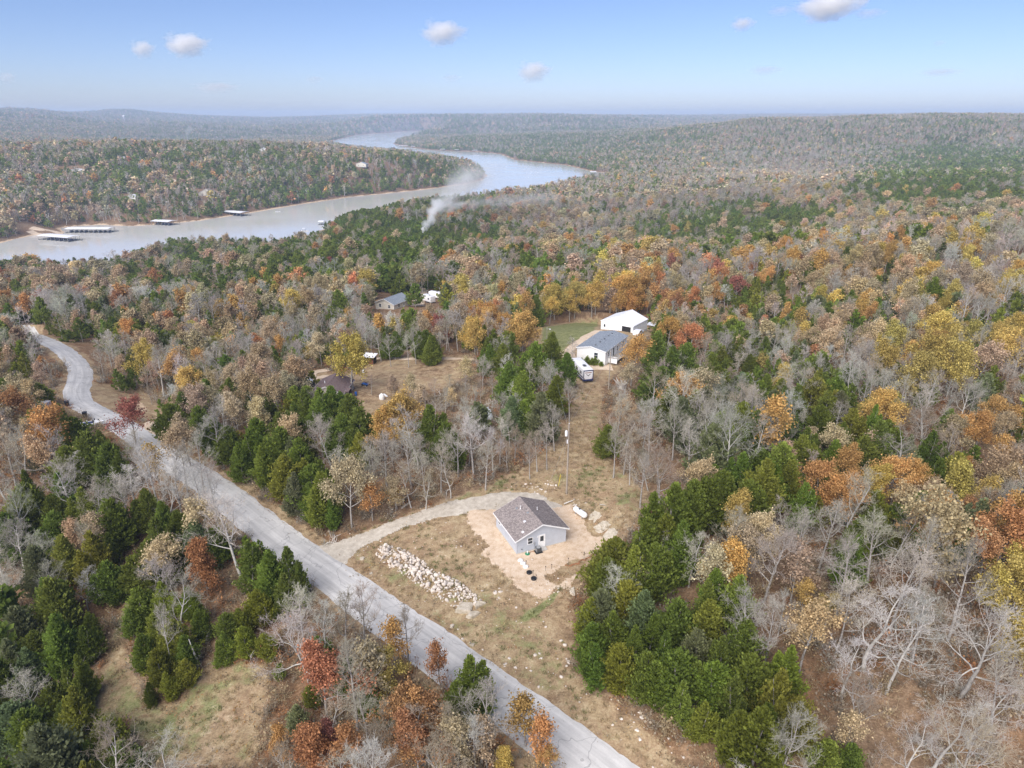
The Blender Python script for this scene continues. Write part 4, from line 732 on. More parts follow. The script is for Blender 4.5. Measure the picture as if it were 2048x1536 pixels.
def mass(name, P, pick, rot, scl, tint, label, cat_):
    me = bpy.data.meshes.new(name); P = np.asarray(P, np.float32); n = len(P); me.vertices.add(n); me.vertices.foreach_set("co", P.ravel())
    a = me.attributes.new("pick", 'INT', 'POINT'); a.data.foreach_set("value", np.asarray(pick, np.int32))
    R3 = np.zeros((n, 3), np.float32); R3[:, 2] = rot; a = me.attributes.new("rot", 'FLOAT_VECTOR', 'POINT'); a.data.foreach_set("vector", R3.ravel())
    a = me.attributes.new("scl", 'FLOAT_VECTOR', 'POINT'); a.data.foreach_set("vector", np.asarray(scl, np.float32).ravel())
    C = np.ones((n, 4), np.float32); C[:, :3] = tint; a = me.attributes.new("tint", 'FLOAT_COLOR', 'POINT'); a.data.foreach_set("color", C.ravel())
    o = obj(name, me); md = o.modifiers.new("scatter", 'NODES'); md.node_group = ng; return stuff(o, label, cat_)
def instance_set(pre, kinds, pos, h, tones, widen=1.0):
    kinds = np.asarray(kinds); h = np.asarray(h, float); tones = np.asarray(tones); n = len(kinds); pick = np.zeros(n, int); Hh = np.ones(n); store = LOD if pre == "mid" else FARP
    for kd in set(kinds.tolist()):
        k = np.nonzero(kinds == kd)[0]; tab = np.array([PIDX[(pre, kd, j)] for j in range(len(store[kd]))]); j = rng.integers(0, len(tab), len(k)); pick[k] = tab[j, 0].astype(int); Hh[k] = tab[j, 1]
    s = h / Hh; w = widen * rng.uniform(.75, 1.3, n); tint = np.zeros((n, 3))
    for tn in set(tones.tolist()): tint[tones == tn] = TINT[tn]
    tint = np.clip(tint * np.exp(rng.normal(0, .15, n))[:, None] * np.exp(rng.normal(0, .05, (n, 3))), .01, .85)
    return np.array(pos), pick, rng.uniform(0, 6.28, n), np.stack([s * w, s * w, s], 1), tint
rest = [t for i, t in enumerate(TREES) if not single[i]]
mass("woodland", *instance_set("mid", [t["kind"] for t in rest], [t["pos"] for t in rest], [t["h"] for t in rest], [t["tone"] for t in rest]), "mixed autumn woods of smaller trees round the houses", "woods")
def far_mass(name, y0, y1, cell, label, pre, grow=1.0, region=None, hl=(6.5, 14)):
    X, Y = scatter(y0, y1, cell); k = np.abs(X / Y) < .86; X, Y = X[k], Y[k]; k = -poly_sdf(X, Y, lake) > 4 + Y * .002
    X, Y = X[k], Y[k]
    if region is not None: k = region(X, Y); X, Y = X[k], Y[k]
    Z = hgt(X, Y); h = rng.uniform(*hl, len(X)) * grow * (.82 + .36 * vnoise(X, Y, 45, 56)); U, V_, _ = proj(np.stack([X, Y, Z + h * .6], 1)); P = mix_at(U, V_); sc = np.clip(Y / 12, 30, 200)
    P[:, 3:] *= .4; gv = vnoise(X, Y, 60, 55); P[:, 1] *= .35 + 1.3 * gv; P[:, 2:] *= (1.65 - 1.3 * gv)[:, None]; P[:, 0] = P[:, 0] ** 1.5 * 5.0; P[:, 0] *= .25 + 1.5 * vnoise(X, Y, 75, 51) + .5 * vnoise(X / 3, Y, 160, 52); P /= P.sum(1, keepdims=True); s = np.minimum((P.cumsum(1) < rng.random(len(X))[:, None]).sum(1), 5)
    for px in KEEP:                                   # small clearings round the far houses
        k = (np.hypot(X - px[0], Y - px[1]) > px[2]); X, Y, Z, h, s = X[k], Y[k], Z[k], h[k], s[k]
    kinds = np.array(["cedar", "bare", "oak", "oak", "oak", "oak"])[s]; h = np.where(s == 0, h * .85, h); tones = np.array(list(TONES))[s]; tones = np.where((s == 1) & (rng.random(len(s)) < (.65 if y0 > 1500 else .35)), "K", tones)
    mass(name, *instance_set(pre, kinds, np.stack([X, Y, Z - .3], 1), h, tones, 1.25), label, "woods")
KEEP = [(*hit(a, b)[:2], r0) for a, b, r0 in ((142,340,22),(172,341,22),(240,320,20),(412,388,24),(266,396,18),(522,303,24),(720,330,24),(425,540,12),(428,560,12),(775,612,16),(800,606,14),(865,600,20),(770,595,10),(843,590,12),(12,562,16),(34,574,14),(1265,285,40),(1215,320,30),(296,324,16),(320,348,14),(350,362,14),(378,380,16),(95,466,24),(70,458,22))]
sh = lambda X, Y: line_dist(X, Y, lake) * 0 + 1 > 0
def west(X, Y): return (X / Y < .02) & (Y > 650)
penin = hits([(-100,470),(60,452),(330,447),(600,409),(965,360)]) 
mass_near = lambda X, Y: ~across(X, Y)
bank = np.array([gp(u, v, LAKE_Z)[:2] for u, v in [(-500,512),(0,500),(130,488),(300,470),(480,445),(600,425),(850,385),(975,356),(975,345),(940,326),(800,303),(662,284),(500,275),(-500,275)]])
def across(X, Y): return poly_sdf(X, Y, bank) > 0
far_mass("valley_woods", 325, 950, 7.6, "wooded valley slopes between the yellow belt and the lake", "mid", 1.0, lambda X, Y: ~across(X, Y))
far_mass("distant_woods", 945, 2000, 8.2, "grey brown woods of the far valley floor", "far", 1.0, lambda X, Y: ~across(X, Y))
far_mass("peninsula_woods", 600, 2000, 7.8, "wooded peninsula across the lake", "far", 1.0, across)
far_mass("ridge_woods", 1995, 4200, 11.5, "woods on the long ridge and the far lake shores", "far", 1.0, None, (10, 14))
far_mass("horizon_woods", 4190, 10500, 30, "hazy woods on the hills along the horizon", "far", 1.9, None, (10, 14))
# undergrowth, tufts of dry grass and fallen leaves near the camera
def ground_pts(n_cell, y0, y1, poly_in=None, off_road=3.4):
    X, Y = scatter(y0, y1, n_cell, 1.2, 1.0); k = np.abs(X / Y) < 1.1; X, Y = X[k], Y[k]; k = line_dist(X, Y, road_line) > off_road; X, Y = X[k], Y[k]
    k = (poly_sdf(X, Y, pad_poly) < .4) & (poly_sdf(X, Y, drive_poly) < .2) & (poly_sdf(X, Y, apron_poly) < 0); return X[k], Y[k]
X, Y = ground_pts(1.55, 40, 190); k = np.ones(len(X), bool)
for p in (lot_poly, field_poly, home_poly, yard_poly, curve_poly): k &= poly_sdf(X, Y, p) < .3
k &= rng.random(len(X)) < .25 + .75 * vnoise(X, Y, 9, 61); X, Y = X[k], Y[k]; n = len(X)
tn = np.array(list("KKBTTR"))[rng.integers(0, 6, n)]
pk = [PIDX[("mid", "brush", int(j))][0] for j in rng.integers(0, 3, n)]; sc = rng.uniform(.4, 1.15, n); tc = np.array([TINT[t] for t in tn]) * rng.uniform(.6, 1.05, n)[:, None]
mass("undergrowth", np.stack([X, Y, hgt(X, Y) - .05], 1), pk, rng.uniform(0, 6.28, n), np.stack([sc, sc, sc], 1), tc, "brown brush and saplings on the forest floor", "undergrowth")
X, Y = ground_pts(.95, 42, 150, None, 3.1); inn = np.zeros(len(X), bool)
for p in (lot_poly, field_poly, curve_poly, home_poly): inn |= poly_sdf(X, Y, p) > -.8
inn |= line_dist(X, Y, road_line) < 6.5
k = inn & (rng.random(len(X)) < .15 + .85 * vnoise(X, Y, 6, 62)); X, Y = X[k], Y[k]; n = len(X); pk = [PIDX[("mid", "grass", int(j))][0] for j in rng.integers(0, 3, n)]; sc = rng.uniform(.5, 1.25, n)
gr = (vnoise(X, Y, 8, 63) > .72) | (poly_sdf(X, Y, green_poly) > -1) | (poly_sdf(X, Y, strip_poly) > -.5) | ((poly_sdf(X, Y, path_poly) > -1) & (rng.random(n) < .5))
tc = np.where(gr[:, None], np.array([[.20, .22, .085]]), np.array([[.44, .34, .20]])) * rng.uniform(.65, 1.15, n)[:, None]
mass("dry_grass", np.stack([X, Y, hgt(X, Y)], 1), pk, rng.uniform(0, 6.28, n), np.stack([sc, sc, sc], 1), tc, "dry tufted grass of the verges and the lot", "grass")
X, Y = ground_pts(2.0, 42, 140, None, 3.0); k = rng.random(len(X)) < .3 + .7 * vnoise(X, Y, 12, 64); X, Y = X[k], Y[k]; n = len(X); pk = [PIDX[("mid", "litter", int(j))][0] for j in rng.integers(0, 3, n)]; sc = rng.uniform(.8, 1.4, n)
tc = np.array([TINT[t] for t in np.array(list("TTRTOK"))[rng.integers(0, 6, n)]]) * rng.uniform(.5, .95, n)[:, None]
mass("fallen_leaves", np.stack([X, Y, hgt(X, Y) + .05], 1), pk, rng.uniform(0, 6.28, n), np.stack([sc, sc, sc * .6], 1), tc, "fallen brown leaves strewn over the ground", "leaves")
# ------------------------------------------------------------------ buildings
def window(root, face, s, z, w, h, dim, name="window", bars=1):
    W, L = dim
    def P(b, s0, s1, z0, z1, d0, d1):
        if face == 'f': b.box(s0, s1, -d1, -d0, z0, z1)
        if face == 'b': b.box(s0, s1, L + d0, L + d1, z0, z1)
        if face == 'l': b.box(-d1, -d0, s0, s1, z0, z1)
        if face == 'r': b.box(W + d0, W + d1, s0, s1, z0, z1)
    f = MB(); t = .09
    P(f, s - w / 2 - t, s + w / 2 + t, z + h, z + h + t, .003, .05); P(f, s - w / 2 - t, s + w / 2 + t, z - t, z, .003, .06); P(f, s - w / 2 - t, s - w / 2, z, z + h, .003, .05); P(f, s + w / 2, s + w / 2 + t, z, z + h, .003, .05)
    for k in range(bars): zz = z + h * (k + 1) / (bars + 1); P(f, s - w / 2, s + w / 2, zz - .03, zz + .03, .012, .04)
    o = f.build(name, "white_paint", root)
    g = MB(); P(g, s - w / 2, s + w / 2, z, z + h, .002, .015); g.build("pane", "window_glass", o); return o
def door(root, face, s, w, h, dim, z=.15, glass=True, m="white_paint"):
    W, L = dim
    def P(b, s0, s1, z0, z1, d0, d1):
        if face == 'f': b.box(s0, s1, -d1, -d0, z0, z1)
        if face == 'b': b.box(s0, s1, L + d0, L + d1, z0, z1)
        if face == 'l': b.box(-d1, -d0, s0, s1, z0, z1)
        if face == 'r': b.box(W + d0, W + d1, s0, s1, z0, z1)
    b = MB(); P(b, s - w / 2, s + w / 2, z, z + h, .003, .04); o = b.build("door", m, root)
    f = MB(); t = .1; P(f, s - w / 2 - t, s - w / 2, z, z + h + t, .003, .06); P(f, s + w / 2, s + w / 2 + t, z, z + h + t, .003, .06); P(f, s - w / 2, s + w / 2, z + h, z + h + t, .003, .06); f.build("door_frame", "white_paint", o)
    if glass: g = MB(); P(g, s - w * .3, s + w * .3, z + h * .5, z + h * .92, .042, .05); g.build("pane", "window_glass", o)
    k = MB(); P(k, s + w * .36, s + w * .42, z + h * .45, z + h * .5, .042, .09); k.build("handle", "grey_metal", o); return o
def gable(name, label, cat_, loc, rot, w, l, eh, rh, oh, wall, roof, group=None, trim="white_paint", th=.14, rake=True):
    t = thing(name, label, cat_, loc, rot, group)
    MB().box(-.06, w + .06, -.06, l + .06, -1.2, .12).build("foundation", "concrete", t)
    MB().prism([(0, 0, .12), (w, 0, .12), (w, 0, eh), (w / 2, 0, rh), (0, 0, eh)], l, (0, 1, 0)).build("wall", wall, t)
    sl = (rh - eh) / (w / 2); ez = eh - sl * oh
    R = MB().prism([(-oh, -oh, ez + .02), (w / 2, -oh, rh + .02), (w + oh, -oh, ez + .02), (w + oh, -oh, ez + th), (w / 2, -oh, rh + th), (-oh, -oh, ez + th)], l + 2 * oh, (0, 1, 0)).build("roof", roof, t)
    MB().prism([(w / 2 - .18, -oh, rh + th - .18 * sl + .012), (w / 2, -oh, rh + th + .02), (w / 2 + .18, -oh, rh + th - .18 * sl + .012), (w / 2 + .18, -oh, rh + th - .18 * sl + .03), (w / 2, -oh, rh + th + .045), (w / 2 - .18, -oh, rh + th - .18 * sl + .03)], l + 2 * oh, (0, 1, 0)).build("ridge_cap", roof, R)
    if rake:
        for y0 in (-oh - .03, l + oh):
            for sg in (0, 1):
                x0, x1 = (-oh, w / 2) if sg == 0 else (w / 2, w + oh); z0, z1 = (ez, rh) if sg == 0 else (rh, ez)
                MB().prism([(x0, y0, z0 - .10), (x1, y0, z1 - .10), (x1, y0, z1 + th - .01), (x0, y0, z0 + th - .01)], .028, (0, 1, 0)).build("rake_board", trim, t)
        for x0 in (-oh - .03, w + oh + .002): MB().box(x0, x0 + .028, -oh, l + oh, ez - .10, ez + th - .01).build("fascia", trim, t)
        for x0, y0 in ((-.03, -.03), (w - .09, -.03), (-.03, l - .09), (w - .09, l - .09)): MB().box(x0, x0 + .12, y0, y0 + .12, .13, eh - .02).build("corner_board", wall if wall == "grey_siding" else trim, t)
    return t
def gz(p): return np.array([p[0], p[1], float(hgt(p[0], p[1]))])
# the grey house on the dirt pad
HW, HL = 8.04, 7.8
hr = math.radians(23.5); hz = float(hgt(.7 + 2, 84.05 + 6)) + .05
house = gable("grey_house", "small pale grey house with brown shingle roof on the dirt pad", "house", (.7, 84.05, hz), hr, HW, HL, 2.48, 4.16, .40, "grey_siding", "mauve_shingles")
window(house, 'f', 2.15, 1.2, .72, 1.0, (HW, HL)); door(house, 'f', 4.05, .92, 2.05, (HW, HL)); window(house, 'l', 6.6, 1.25, .7, .7, (HW, HL)); window(house, 'r', 3, 1.0, 1.0, 1.2, (HW, HL)); door(house, 'r', 5.6, .92, 2.05, (HW, HL))
MB().box(3.3, 3.42, -.14, -.003, 2.0, 2.2).build("porch_light", "white_paint", house, .02); MB().box(2.72, 2.92, -.12, -.003, 1.0, 1.35).build("meter_box", "grey_metal", house, .02); MB().tube([(2.82, -.06, .1), (2.82, -.06, 1.0)], .03).build("conduit", "grey_metal", house); MB().box(.75, .85, -.1, -.003, .5, .7).build("tap", "dark_metal", house, .02)
MB().box(3.5, 4.6, -.9, -.07, 0.0, .14).build("door_step", "concrete", house, .02)
sl = (4.16 - 2.48) / (HW / 2)
def on_roof(x, y): return (x, y, (2.48 + sl * x if x < HW / 2 else 4.16 - sl * (x - HW / 2)) + .14)
for x, y, hh in ((3.9 - .9, 5.4, .55), (5.3, 4.3, .5)): q = on_roof(x, y); MB().tube([(q[0], q[1], q[2] - .1), (q[0], q[1], q[2] + hh)], .05).lathe([(.14, q[2] - .08), (.06, q[2] + .06)], 8, 'z', (q[0], q[1], 0)).build("vent_pipe", "white_paint", house)
for x, y in ((2.6, 5.9), (3.4, 3.6), (2.3, 2.3), (1.2, .5)): q = on_roof(x, y); MB().box(q[0] - .17, q[0] + .17, q[1] - .17, q[1] + .17, q[2] - .1, q[2] + .13).build("roof_vent", "grey_metal" if x > 2.4 else "white_metal", house, .03)
def hloc(x, y): c, s = math.cos(hr), math.sin(hr); return gz((.7 + c * x - s * y, 84.05 + s * x + c * y))
def lift(p, d): return np.array([p[0], p[1], p[2] + d])
p = lift(hloc(3.15, -.75), .05); t = thing("air_conditioner", "dark air conditioner unit on a black pad by the house door", "air conditioner", p, hr)
MB().box(-.55, .55, -.5, .5, 0, .07).build("pad", "black_plastic", t, .01); MB().box(-.36, .36, -.36, .36, .07, .78).build("casing", "dark_metal", t, .04); g = MB().lathe([(.31, .785), (.31, .80), (.27, .81), (.05, .81)], 20).build("fan_grille", "grey_metal", t)
for k in range(6): MB().box(-.37, -.362, -.3 + k * .1, -.24 + k * .1, .15, .7).build("louvre", "grey_metal", t)
p = lift(hloc(1.45, -.6), .04); t = thing("well_box", "green valve box with a white cap in front of the house", "well cap", p, hr); MB().lathe([(.36, 0), (.36, .1), (.28, .16), (.0, .17)], 14).build("base", "green_plastic", t, smooth=True); MB().lathe([(.09, .16), (.09, .42), (.11, .43), (.1, .5), (0, .52)], 10).build("cap", "white_paint", t)
q = [hloc(1.7, -.5), hloc(2.1, -.35), hloc(2.5, -.45), hloc(2.8, -.4)]; tag(MB().tube([lift(a, .06) for a in q], .06, 6).build("clay_pipe", "orange_clay"), "orange pipe lying between the valve box and the air conditioner", "pipe")
# propane tank
pa, pb = hit(1149, 1024), hit(1171, 1040); mid_ = (pa + pb) / 2; ang = math.atan2(pb[1] - pa[1], pb[0] - pa[0]); t = thing("propane_tank", "white propane tank on legs beside the rock ledge", "propane tank", gz(mid_), ang)
pr = [(0.001, -1.5), (.2, -1.47), (.36, -1.38), (.46, -1.22), (.48, -1.0), (.48, 1.0), (.46, 1.22), (.36, 1.38), (.2, 1.47), (0.001, 1.5)]
MB().lathe(pr, 20, 'x', (0, 0, .72)).build("tank", "white_paint", t, smooth=True); MB().lathe([(.16, 1.17), (.17, 1.32), (.1, 1.38), (0, 1.39)], 14, 'z', (-.15, 0, 0)).build("valve_cover", "dark_metal", t, smooth=True)
for sx in (-.8, .8):
    for sy in (-.28, .28): MB().box(sx - .08, sx + .08, sy - .05, sy + .05, -.15, .36).build("leg", "grey_metal", t)
# septic lids, stepping stones, stakes
for k, (u_, v_, lb) in enumerate([(1058.5, 1146.5, "round black septic lid nearer the grey house"), (1067.5, 1158.5, "round black septic lid nearer the green strip")]):
    t = thing("septic_lid", lb, "septic lid", lift(hit(u_, v_), .03), 0, "septic lids on the dirt pad"); MB().lathe([(.40, 0), (.40, .22), (.37, .25), (.30, .25), (.28, .21), (0, .22)], 20).build("rim", "black_plastic", t, smooth=True); MB().box(-.05, .05, -.2, .2, .2, .28).build("handle", "black_plastic", t)
for k, (u_, v_, lb) in enumerate([(1041, 1122, "nearest the house corner"), (1046, 1128, "in the middle of the three"), (1051.5, 1134.5, "nearest the septic lids")]):
    r5 = np.random.default_rng(70 + k); b = MB(); b.lathe([(.40 * r5.uniform(.9, 1.1), 0), (.44, .1), (.36, .24), (.2, .29), (0, .3)], 11); o = b.build("white_stone", "stone_white", None, 0, True, lift(hit(u_, v_), .02)); o.scale = (1, .85, 1); tag(o, f"rounded white stone {lb}", "stone", "white stones beside the house")
for k, (u_, v_, hh) in enumerate([(1052, 1132, .9), (1066, 1152, .9), (1072, 1164, 1.2), (1091, 1142, .8), (1103, 1138, .8), (1136, 1130, 1.2), (1167.5, 1119, 1.3), (1190, 1112, 1.0)]):
    t = thing("stake", ["thin stake by the white stones", "thin stake by the nearer septic lid", "tall thin stake past the septic lids", "first short stake at the pad's grassy edge", "second short stake at the pad's grassy edge", "stake at the near end of the clay bank", "stake halfway along the clay bank", "stake at the far end of the clay bank"][k], "stake", hit(u_, v_), 0, "stakes along the dirt pad")
    MB().tube([(0, 0, -.1), (.02, .0, hh)], .022, 5).build("post", "dark_metal", t); MB().box(-.05, .09, -.03, .03, hh - .08, hh + .03).build("cap", "black_plastic", t)
cl = smooth_line([hit(a, b) for a, b in ((1130, 1134), (1150, 1127), (1168, 1119), (1186, 1110), (1198, 1104))], 5); b = MB(); pts_ = [lift(gz(q + np.random.default_rng(int(abs(q[0]) * 1000)).normal(0, .14, 2)), .0) for q in cl]; b.tube(pts_, [.05, .1] + [float(q) for q in np.random.default_rng(8).uniform(.07, .17, len(pts_) - 4)] + [.1, .05], 6); structure(b.build("clay_bank", "orange_clay", None, 0, True))
# ------------------------------------------------------------------ stones
def rock_mesh(seed, m, flat=.6, sub=2, amp=.28):
    bm = bmesh.new(); bmesh.ops.create_icosphere(bm, subdivisions=sub, radius=.5); r6 = np.random.default_rng(seed); dirs = rdirs(r6, 7); off = r6.uniform(.24, .42, 7)
    for v_ in bm.verts:
        c = np.array(v_.co); 
        for d_, o_ in zip(dirs, off):
            e_ = c @ d_ - o_
            if e_ > 0: c = c - d_ * e_ * .9
        v_.co = Vector(c * (1 + amp * r6.normal(0, .12))); v_.co.z *= flat
    me = bpy.data.meshes.new("stone"); bm.to_mesh(me); bm.free(); me.materials.append(MATS[m]); return me
RK = [rock_mesh(900 + k, "white_stone", .75, 2) for k in range(8)]
pile_poly = hits([(752,1106),(768,1090),(800,1098),(840,1120),(862,1142),(890,1152),(918,1166),(946,1186),(962,1201),(952,1211),(905,1213),(884,1201),(858,1183),(830,1162),(798,1142),(768,1126)])
r7 = np.random.default_rng(5); pile = thing("rock_pile", "long windrow of broken white limestone below the house", "rock pile", gz(pile_poly.mean(0)))
x0, y0 = pile_poly.min(0)[:2]; x1, y1 = pile_poly.max(0)[:2]; cnt = 0; small = []
while cnt < 296:
    q = (r7.uniform(x0, x1), r7.uniform(y0, y1)); d = float(poly_sdf(np.array([q[0]]), np.array([q[1]]), pile_poly)[0])
    if d < -.15: continue
    s = r7.uniform(.35, .85) * (1 if d > .2 else .7); o = bpy.data.objects.new("stone", RK[int(r7.integers(0, 8))]); COL.objects.link(o); o.parent = pile
    P_ = gz(q); o.location = Vector(P_ + np.array([0, 0, .08 + min(max(d, 0), 1.2) * r7.uniform(0, .35)])) - pile.location; o.rotation_euler = r7.uniform(0, 6.28, 3); o.scale = (s * r7.uniform(.8, 1.3), s, s * r7.uniform(.7, 1)); cnt += 1
V_, F_ = [], []
def bake_rocks(name, pts_, sizes, parent=None, label=None):
    Vs, Fs, o_ = [], [], 0
    for P_, s in zip(pts_, sizes):
        me = RK[int(r7.integers(0, 8))]; v_ = np.array([x.co for x in me.vertices]); f_ = np.array([list(q.vertices) for q in me.polygons]); a = r7.uniform(0, 6.28); Rz = np.array([[math.cos(a), -math.sin(a), 0], [math.sin(a), math.cos(a), 0], [0, 0, 1]])
        Vs.append((v_ @ Rz.T) * s * np.array([1, r7.uniform(.7, 1.2), .8]) + P_); Fs.append(f_ + o_); o_ += len(v_)
    o = obj(name, mesh_np(name, np.concatenate(Vs), np.concatenate(Fs), [MATS["white_stone"]]), parent); return stuff(o, label, "rubble" if label else None)
pp, ss = [], []
while len(pp) < 420:
    q = (r7.uniform(x0, x1), r7.uniform(y0, y1))
    if float(poly_sdf(np.array([q[0]]), np.array([q[1]]), pile_poly)[0]) > -.25: pp.append(gz(q) + np.array([0, 0, .05]) - np.array(pile.location)); ss.append(r7.uniform(.14, .34))
bake_rocks("rubble", pp, ss, pile)
pp, ss = [], []
lp = np.array([gz(q) for q in np.stack([r7.uniform(-32, 20, 6000), r7.uniform(48, 112, 6000)], 1)])
ins = (poly_sdf(lp[:, 0], lp[:, 1], lot_poly) > -.5) & (line_dist(lp[:, 0], lp[:, 1], road_line) > 3.4) & (vnoise(lp[:, 0], lp[:, 1], 5, 71) > .5)
for P_ in lp[ins][:480]: pp.append(P_ + np.array([0, 0, .02])); ss.append(r7.uniform(.06, .18) if r7.random() < .92 else r7.uniform(.22, .4))
for u_, v_, n_, sp_, sz in ((1075, 975, 40, 1.6, .3), (1100, 1170, 30, 1.5, .2), (1010, 1330, 30, 4, .2), (1000, 1190, 14, .8, .4), (700, 1085, 25, 2, .2), (840, 1060, 30, 3, .2), (660, 1060, 16, 1.5, .25), (1150, 1330, 40, 3, .3), (1240, 1410, 50, 4, .3), (1340, 1490, 40, 4, .3), (960, 1090, 30, 2.5, .22), (1160, 1010, 20, 1, .3), (920, 1290, 20, 1.5, .3), (740, 1170, 16, 1, .3)):
    c_ = hit(u_, v_)
    for k in range(n_ * 2 // 3):
        q = gz(c_[:2] + r7.normal(0, sp_, 2))
        if float(line_dist(np.array([q[0]]), np.array([q[1]]), road_line)[0]) > 3.2: pp.append(q); ss.append(abs(r7.normal(sz, sz * .5)) + .05)
bake_rocks("loose_rubble", pp, ss, None, "pale stones and chips scattered over the house lot")
def block_mesh(seed, sx, sy, sz):
    bm = bmesh.new(); bmesh.ops.create_cube(bm, size=1); bmesh.ops.bevel(bm, geom=bm.edges[:], offset=.10, segments=2, affect='EDGES'); bmesh.ops.subdivide_edges(bm, edges=bm.edges[:], cuts=2, use_grid_fill=True); r6 = np.random.default_rng(seed); kx, ky = r6.uniform(.6, 1.1, 2)
    for v_ in bm.verts:
        c = np.array(v_.co); n_ = float(vnoise(np.array([c[0] * 4 + c[2] * 3]), np.array([c[1] * 4 - c[2] * 2]), .6, seed)[0]) - .5; c = c * (1 + .22 * n_); c[0] += .16 * c[1] * (1 if seed % 2 else -1); v_.co = Vector((c[0] * sx, c[1] * sy, c[2] * sz))
    me = bpy.data.meshes.new("block"); bm.to_mesh(me); bm.free(); me.materials.append(MATS["limestone"]); return me
def slab_mesh(seed):
    r6 = np.random.default_rng(seed); n = 9; a = np.sort(r6.uniform(0, 6.28, n) * .25 + np.arange(n) * 6.283 / n * .75); rr = r6.uniform(.38, .56, n); bm = bmesh.new(); vs_ = [bm.verts.new((math.cos(t) * q, math.sin(t) * q, -.2)) for t, q in zip(a, rr)]; f = bm.faces.new(vs_); e = bmesh.ops.extrude_face_region(bm, geom=[f])
    for v_ in [g for g in e['geom'] if isinstance(g, bmesh.types.BMVert)]: v_.co.z = .2 + r6.normal(0, .04); v_.co.x *= .9; v_.co.y *= .9
    bmesh.ops.recalc_face_normals(bm, faces=bm.faces); bmesh.ops.bevel(bm, geom=bm.edges[:], offset=.035, segments=2, affect='EDGES'); me = bpy.data.meshes.new("slab"); bm.to_mesh(me); bm.free(); me.materials.append(MATS["limestone"]); return me
BIG = [slab_mesh(950 + k) for k in range(4)]
for k, (u_, v_, sx, sy, sz, a, lb) in enumerate([(931, 1219, 2.9, 2.2, 1.5, .3, "biggest flat limestone slab at the rock pile's lower end"), (961, 1213, 2.1, 1.7, 1.3, -.5, "upright-edged limestone slab beside the biggest one"), (948, 1231, 2.3, 1.4, 1.1, .15, "lowest flat limestone slab below the rock pile"), (725, 1118, 1.0, .8, .8, .2, "single pale boulder between driveway mouth and rock pile"), (742, 1148, .8, .5, .6, 1, "small pale boulder close to the road verge"), (1148, 1185, 1.2, 2.2, .8, .2, "pale rock outcrop left of the cedar stand"), (905, 1253, .9, .7, .7, .6, "lone boulder below the flat slabs by the verge"), (945, 1290, .9, .6, .6, .1, "pale boulder on the verge near the middle of the road")]):
    o = obj("boulder", BIG[k % 4], None, lift(hit(u_, v_), sz * .08), a); o.scale = (sx, sy, sz); tag(o, lb, "boulder", "boulders on the lot")
for k, (u_, v_, sx, sy, sz, a, lb) in enumerate([(1188, 1036, 1.9, 2.9, 1.5, .75, "mossy limestone ledge block beside the propane tank"), (1206, 1053, 2.1, 2.6, 1.7, .6, "middle limestone block of the cut bank"), (1224, 1069, 2.1, 2.5, 1.6, .7, "lowest pale limestone block of the cut bank by the cedars")]):
    o = obj("rock_ledge", block_mesh(980 + k, sx, sy, 1.1), None, lift(hit(u_, v_), -.42), a - 1.55); o.rotation_euler[0] = .30; o.rotation_euler[1] = -.08; tag(o, lb, "rock ledge", "limestone blocks of the cut bank")
# ------------------------------------------------------------------ poles and wires
def pole(label, u_, v_, hh, rad=.15, transformer=False, arm=0, lamp=False, group="utility poles"):
    P_ = hit(u_, v_); t = thing("utility_pole", label, "utility pole", P_, 0, group); MB().tube([(0, 0, -.4), (0.05, 0, hh)], [rad, rad * .65], 8).build("shaft", "pole_wood", t)
    if arm: MB().box(-arm, arm, -.06, .06, hh - .7, hh - .55).build("crossarm", "pole_wood", t)
    MB().lathe([(.05, hh), (.07, hh + .08), (.04, hh + .2)], 8, 'z', (.05, 0, 0)).build("insulator", "stone_white", t)
    if transformer:
        MB().lathe([(.20, hh - 2.1), (.22, hh - 2.0), (.22, hh - 1.3), (.16, hh - 1.15), (0, hh - 1.12)], 12, 'z', (-.36, -.1, 0)).build("transformer", "white_metal", t, smooth=True); MB().box(-.25, -.1, -.25, .0, hh - 3.4, hh - 2.8).build("cutout_box", "white_metal", t, .02)
    if lamp: MB().tube([(0, 0, hh - .4), (.5, 0, hh - .1), (.9, 0, hh - .15)], .04, 6).build("lamp_arm", "grey_metal", t); MB().lathe([(.05, hh - .1), (.22, hh - .2), (.22, hh - .35), (0, hh - .38)], 10, 'z', (.95, 0, 0)).build("lamp_head", "white_metal", t)
    return P_, P_ + np.array([.05, 0, hh + .15])
b1, t1 = pole("tall utility pole with a white transformer behind the grey house", 1133, 988, 13.0, .17, True)
b2, t2 = pole("utility pole right of the travel trailer", 1217, 779, 9.5, .15)
b3, t3 = pole("short yard light pole on the green lawn", 1093, 692, 5.3, .10, lamp=True)
b4, t4 = pole("white utility pole in the woods at the left border", 54, 566, 9, .16, arm=.9); b5, t5 = pole("utility pole by the small white far house", 393, 530, 11, .16); b6, t6 = pole("utility pole in the colourful woods below the smoke", 843, 515, 12, .16); b7, t7 = pole("utility pole in the woods right of the far grey house", 1218, 553, 12, .16, arm=.9); b8, t8 = pole("bare wooden pole in the brown yard", 706, 770, 7, .10)
gy = hit(1117, 972); t = thing("guy_wire", "yellow sleeved guy wire left of the tall utility pole", "guy wire", gy); d_ = np.array(t1) - gy - np.array([0, 0, 1.2]); MB().tube([(0, 0, 0), d_], .012, 4).build("cable", "grey_metal", t); MB().tube([(0, 0, 0), d_ / np.linalg.norm(d_) * 2.6], .05, 6).build("sleeve", "yellow_guard", t)
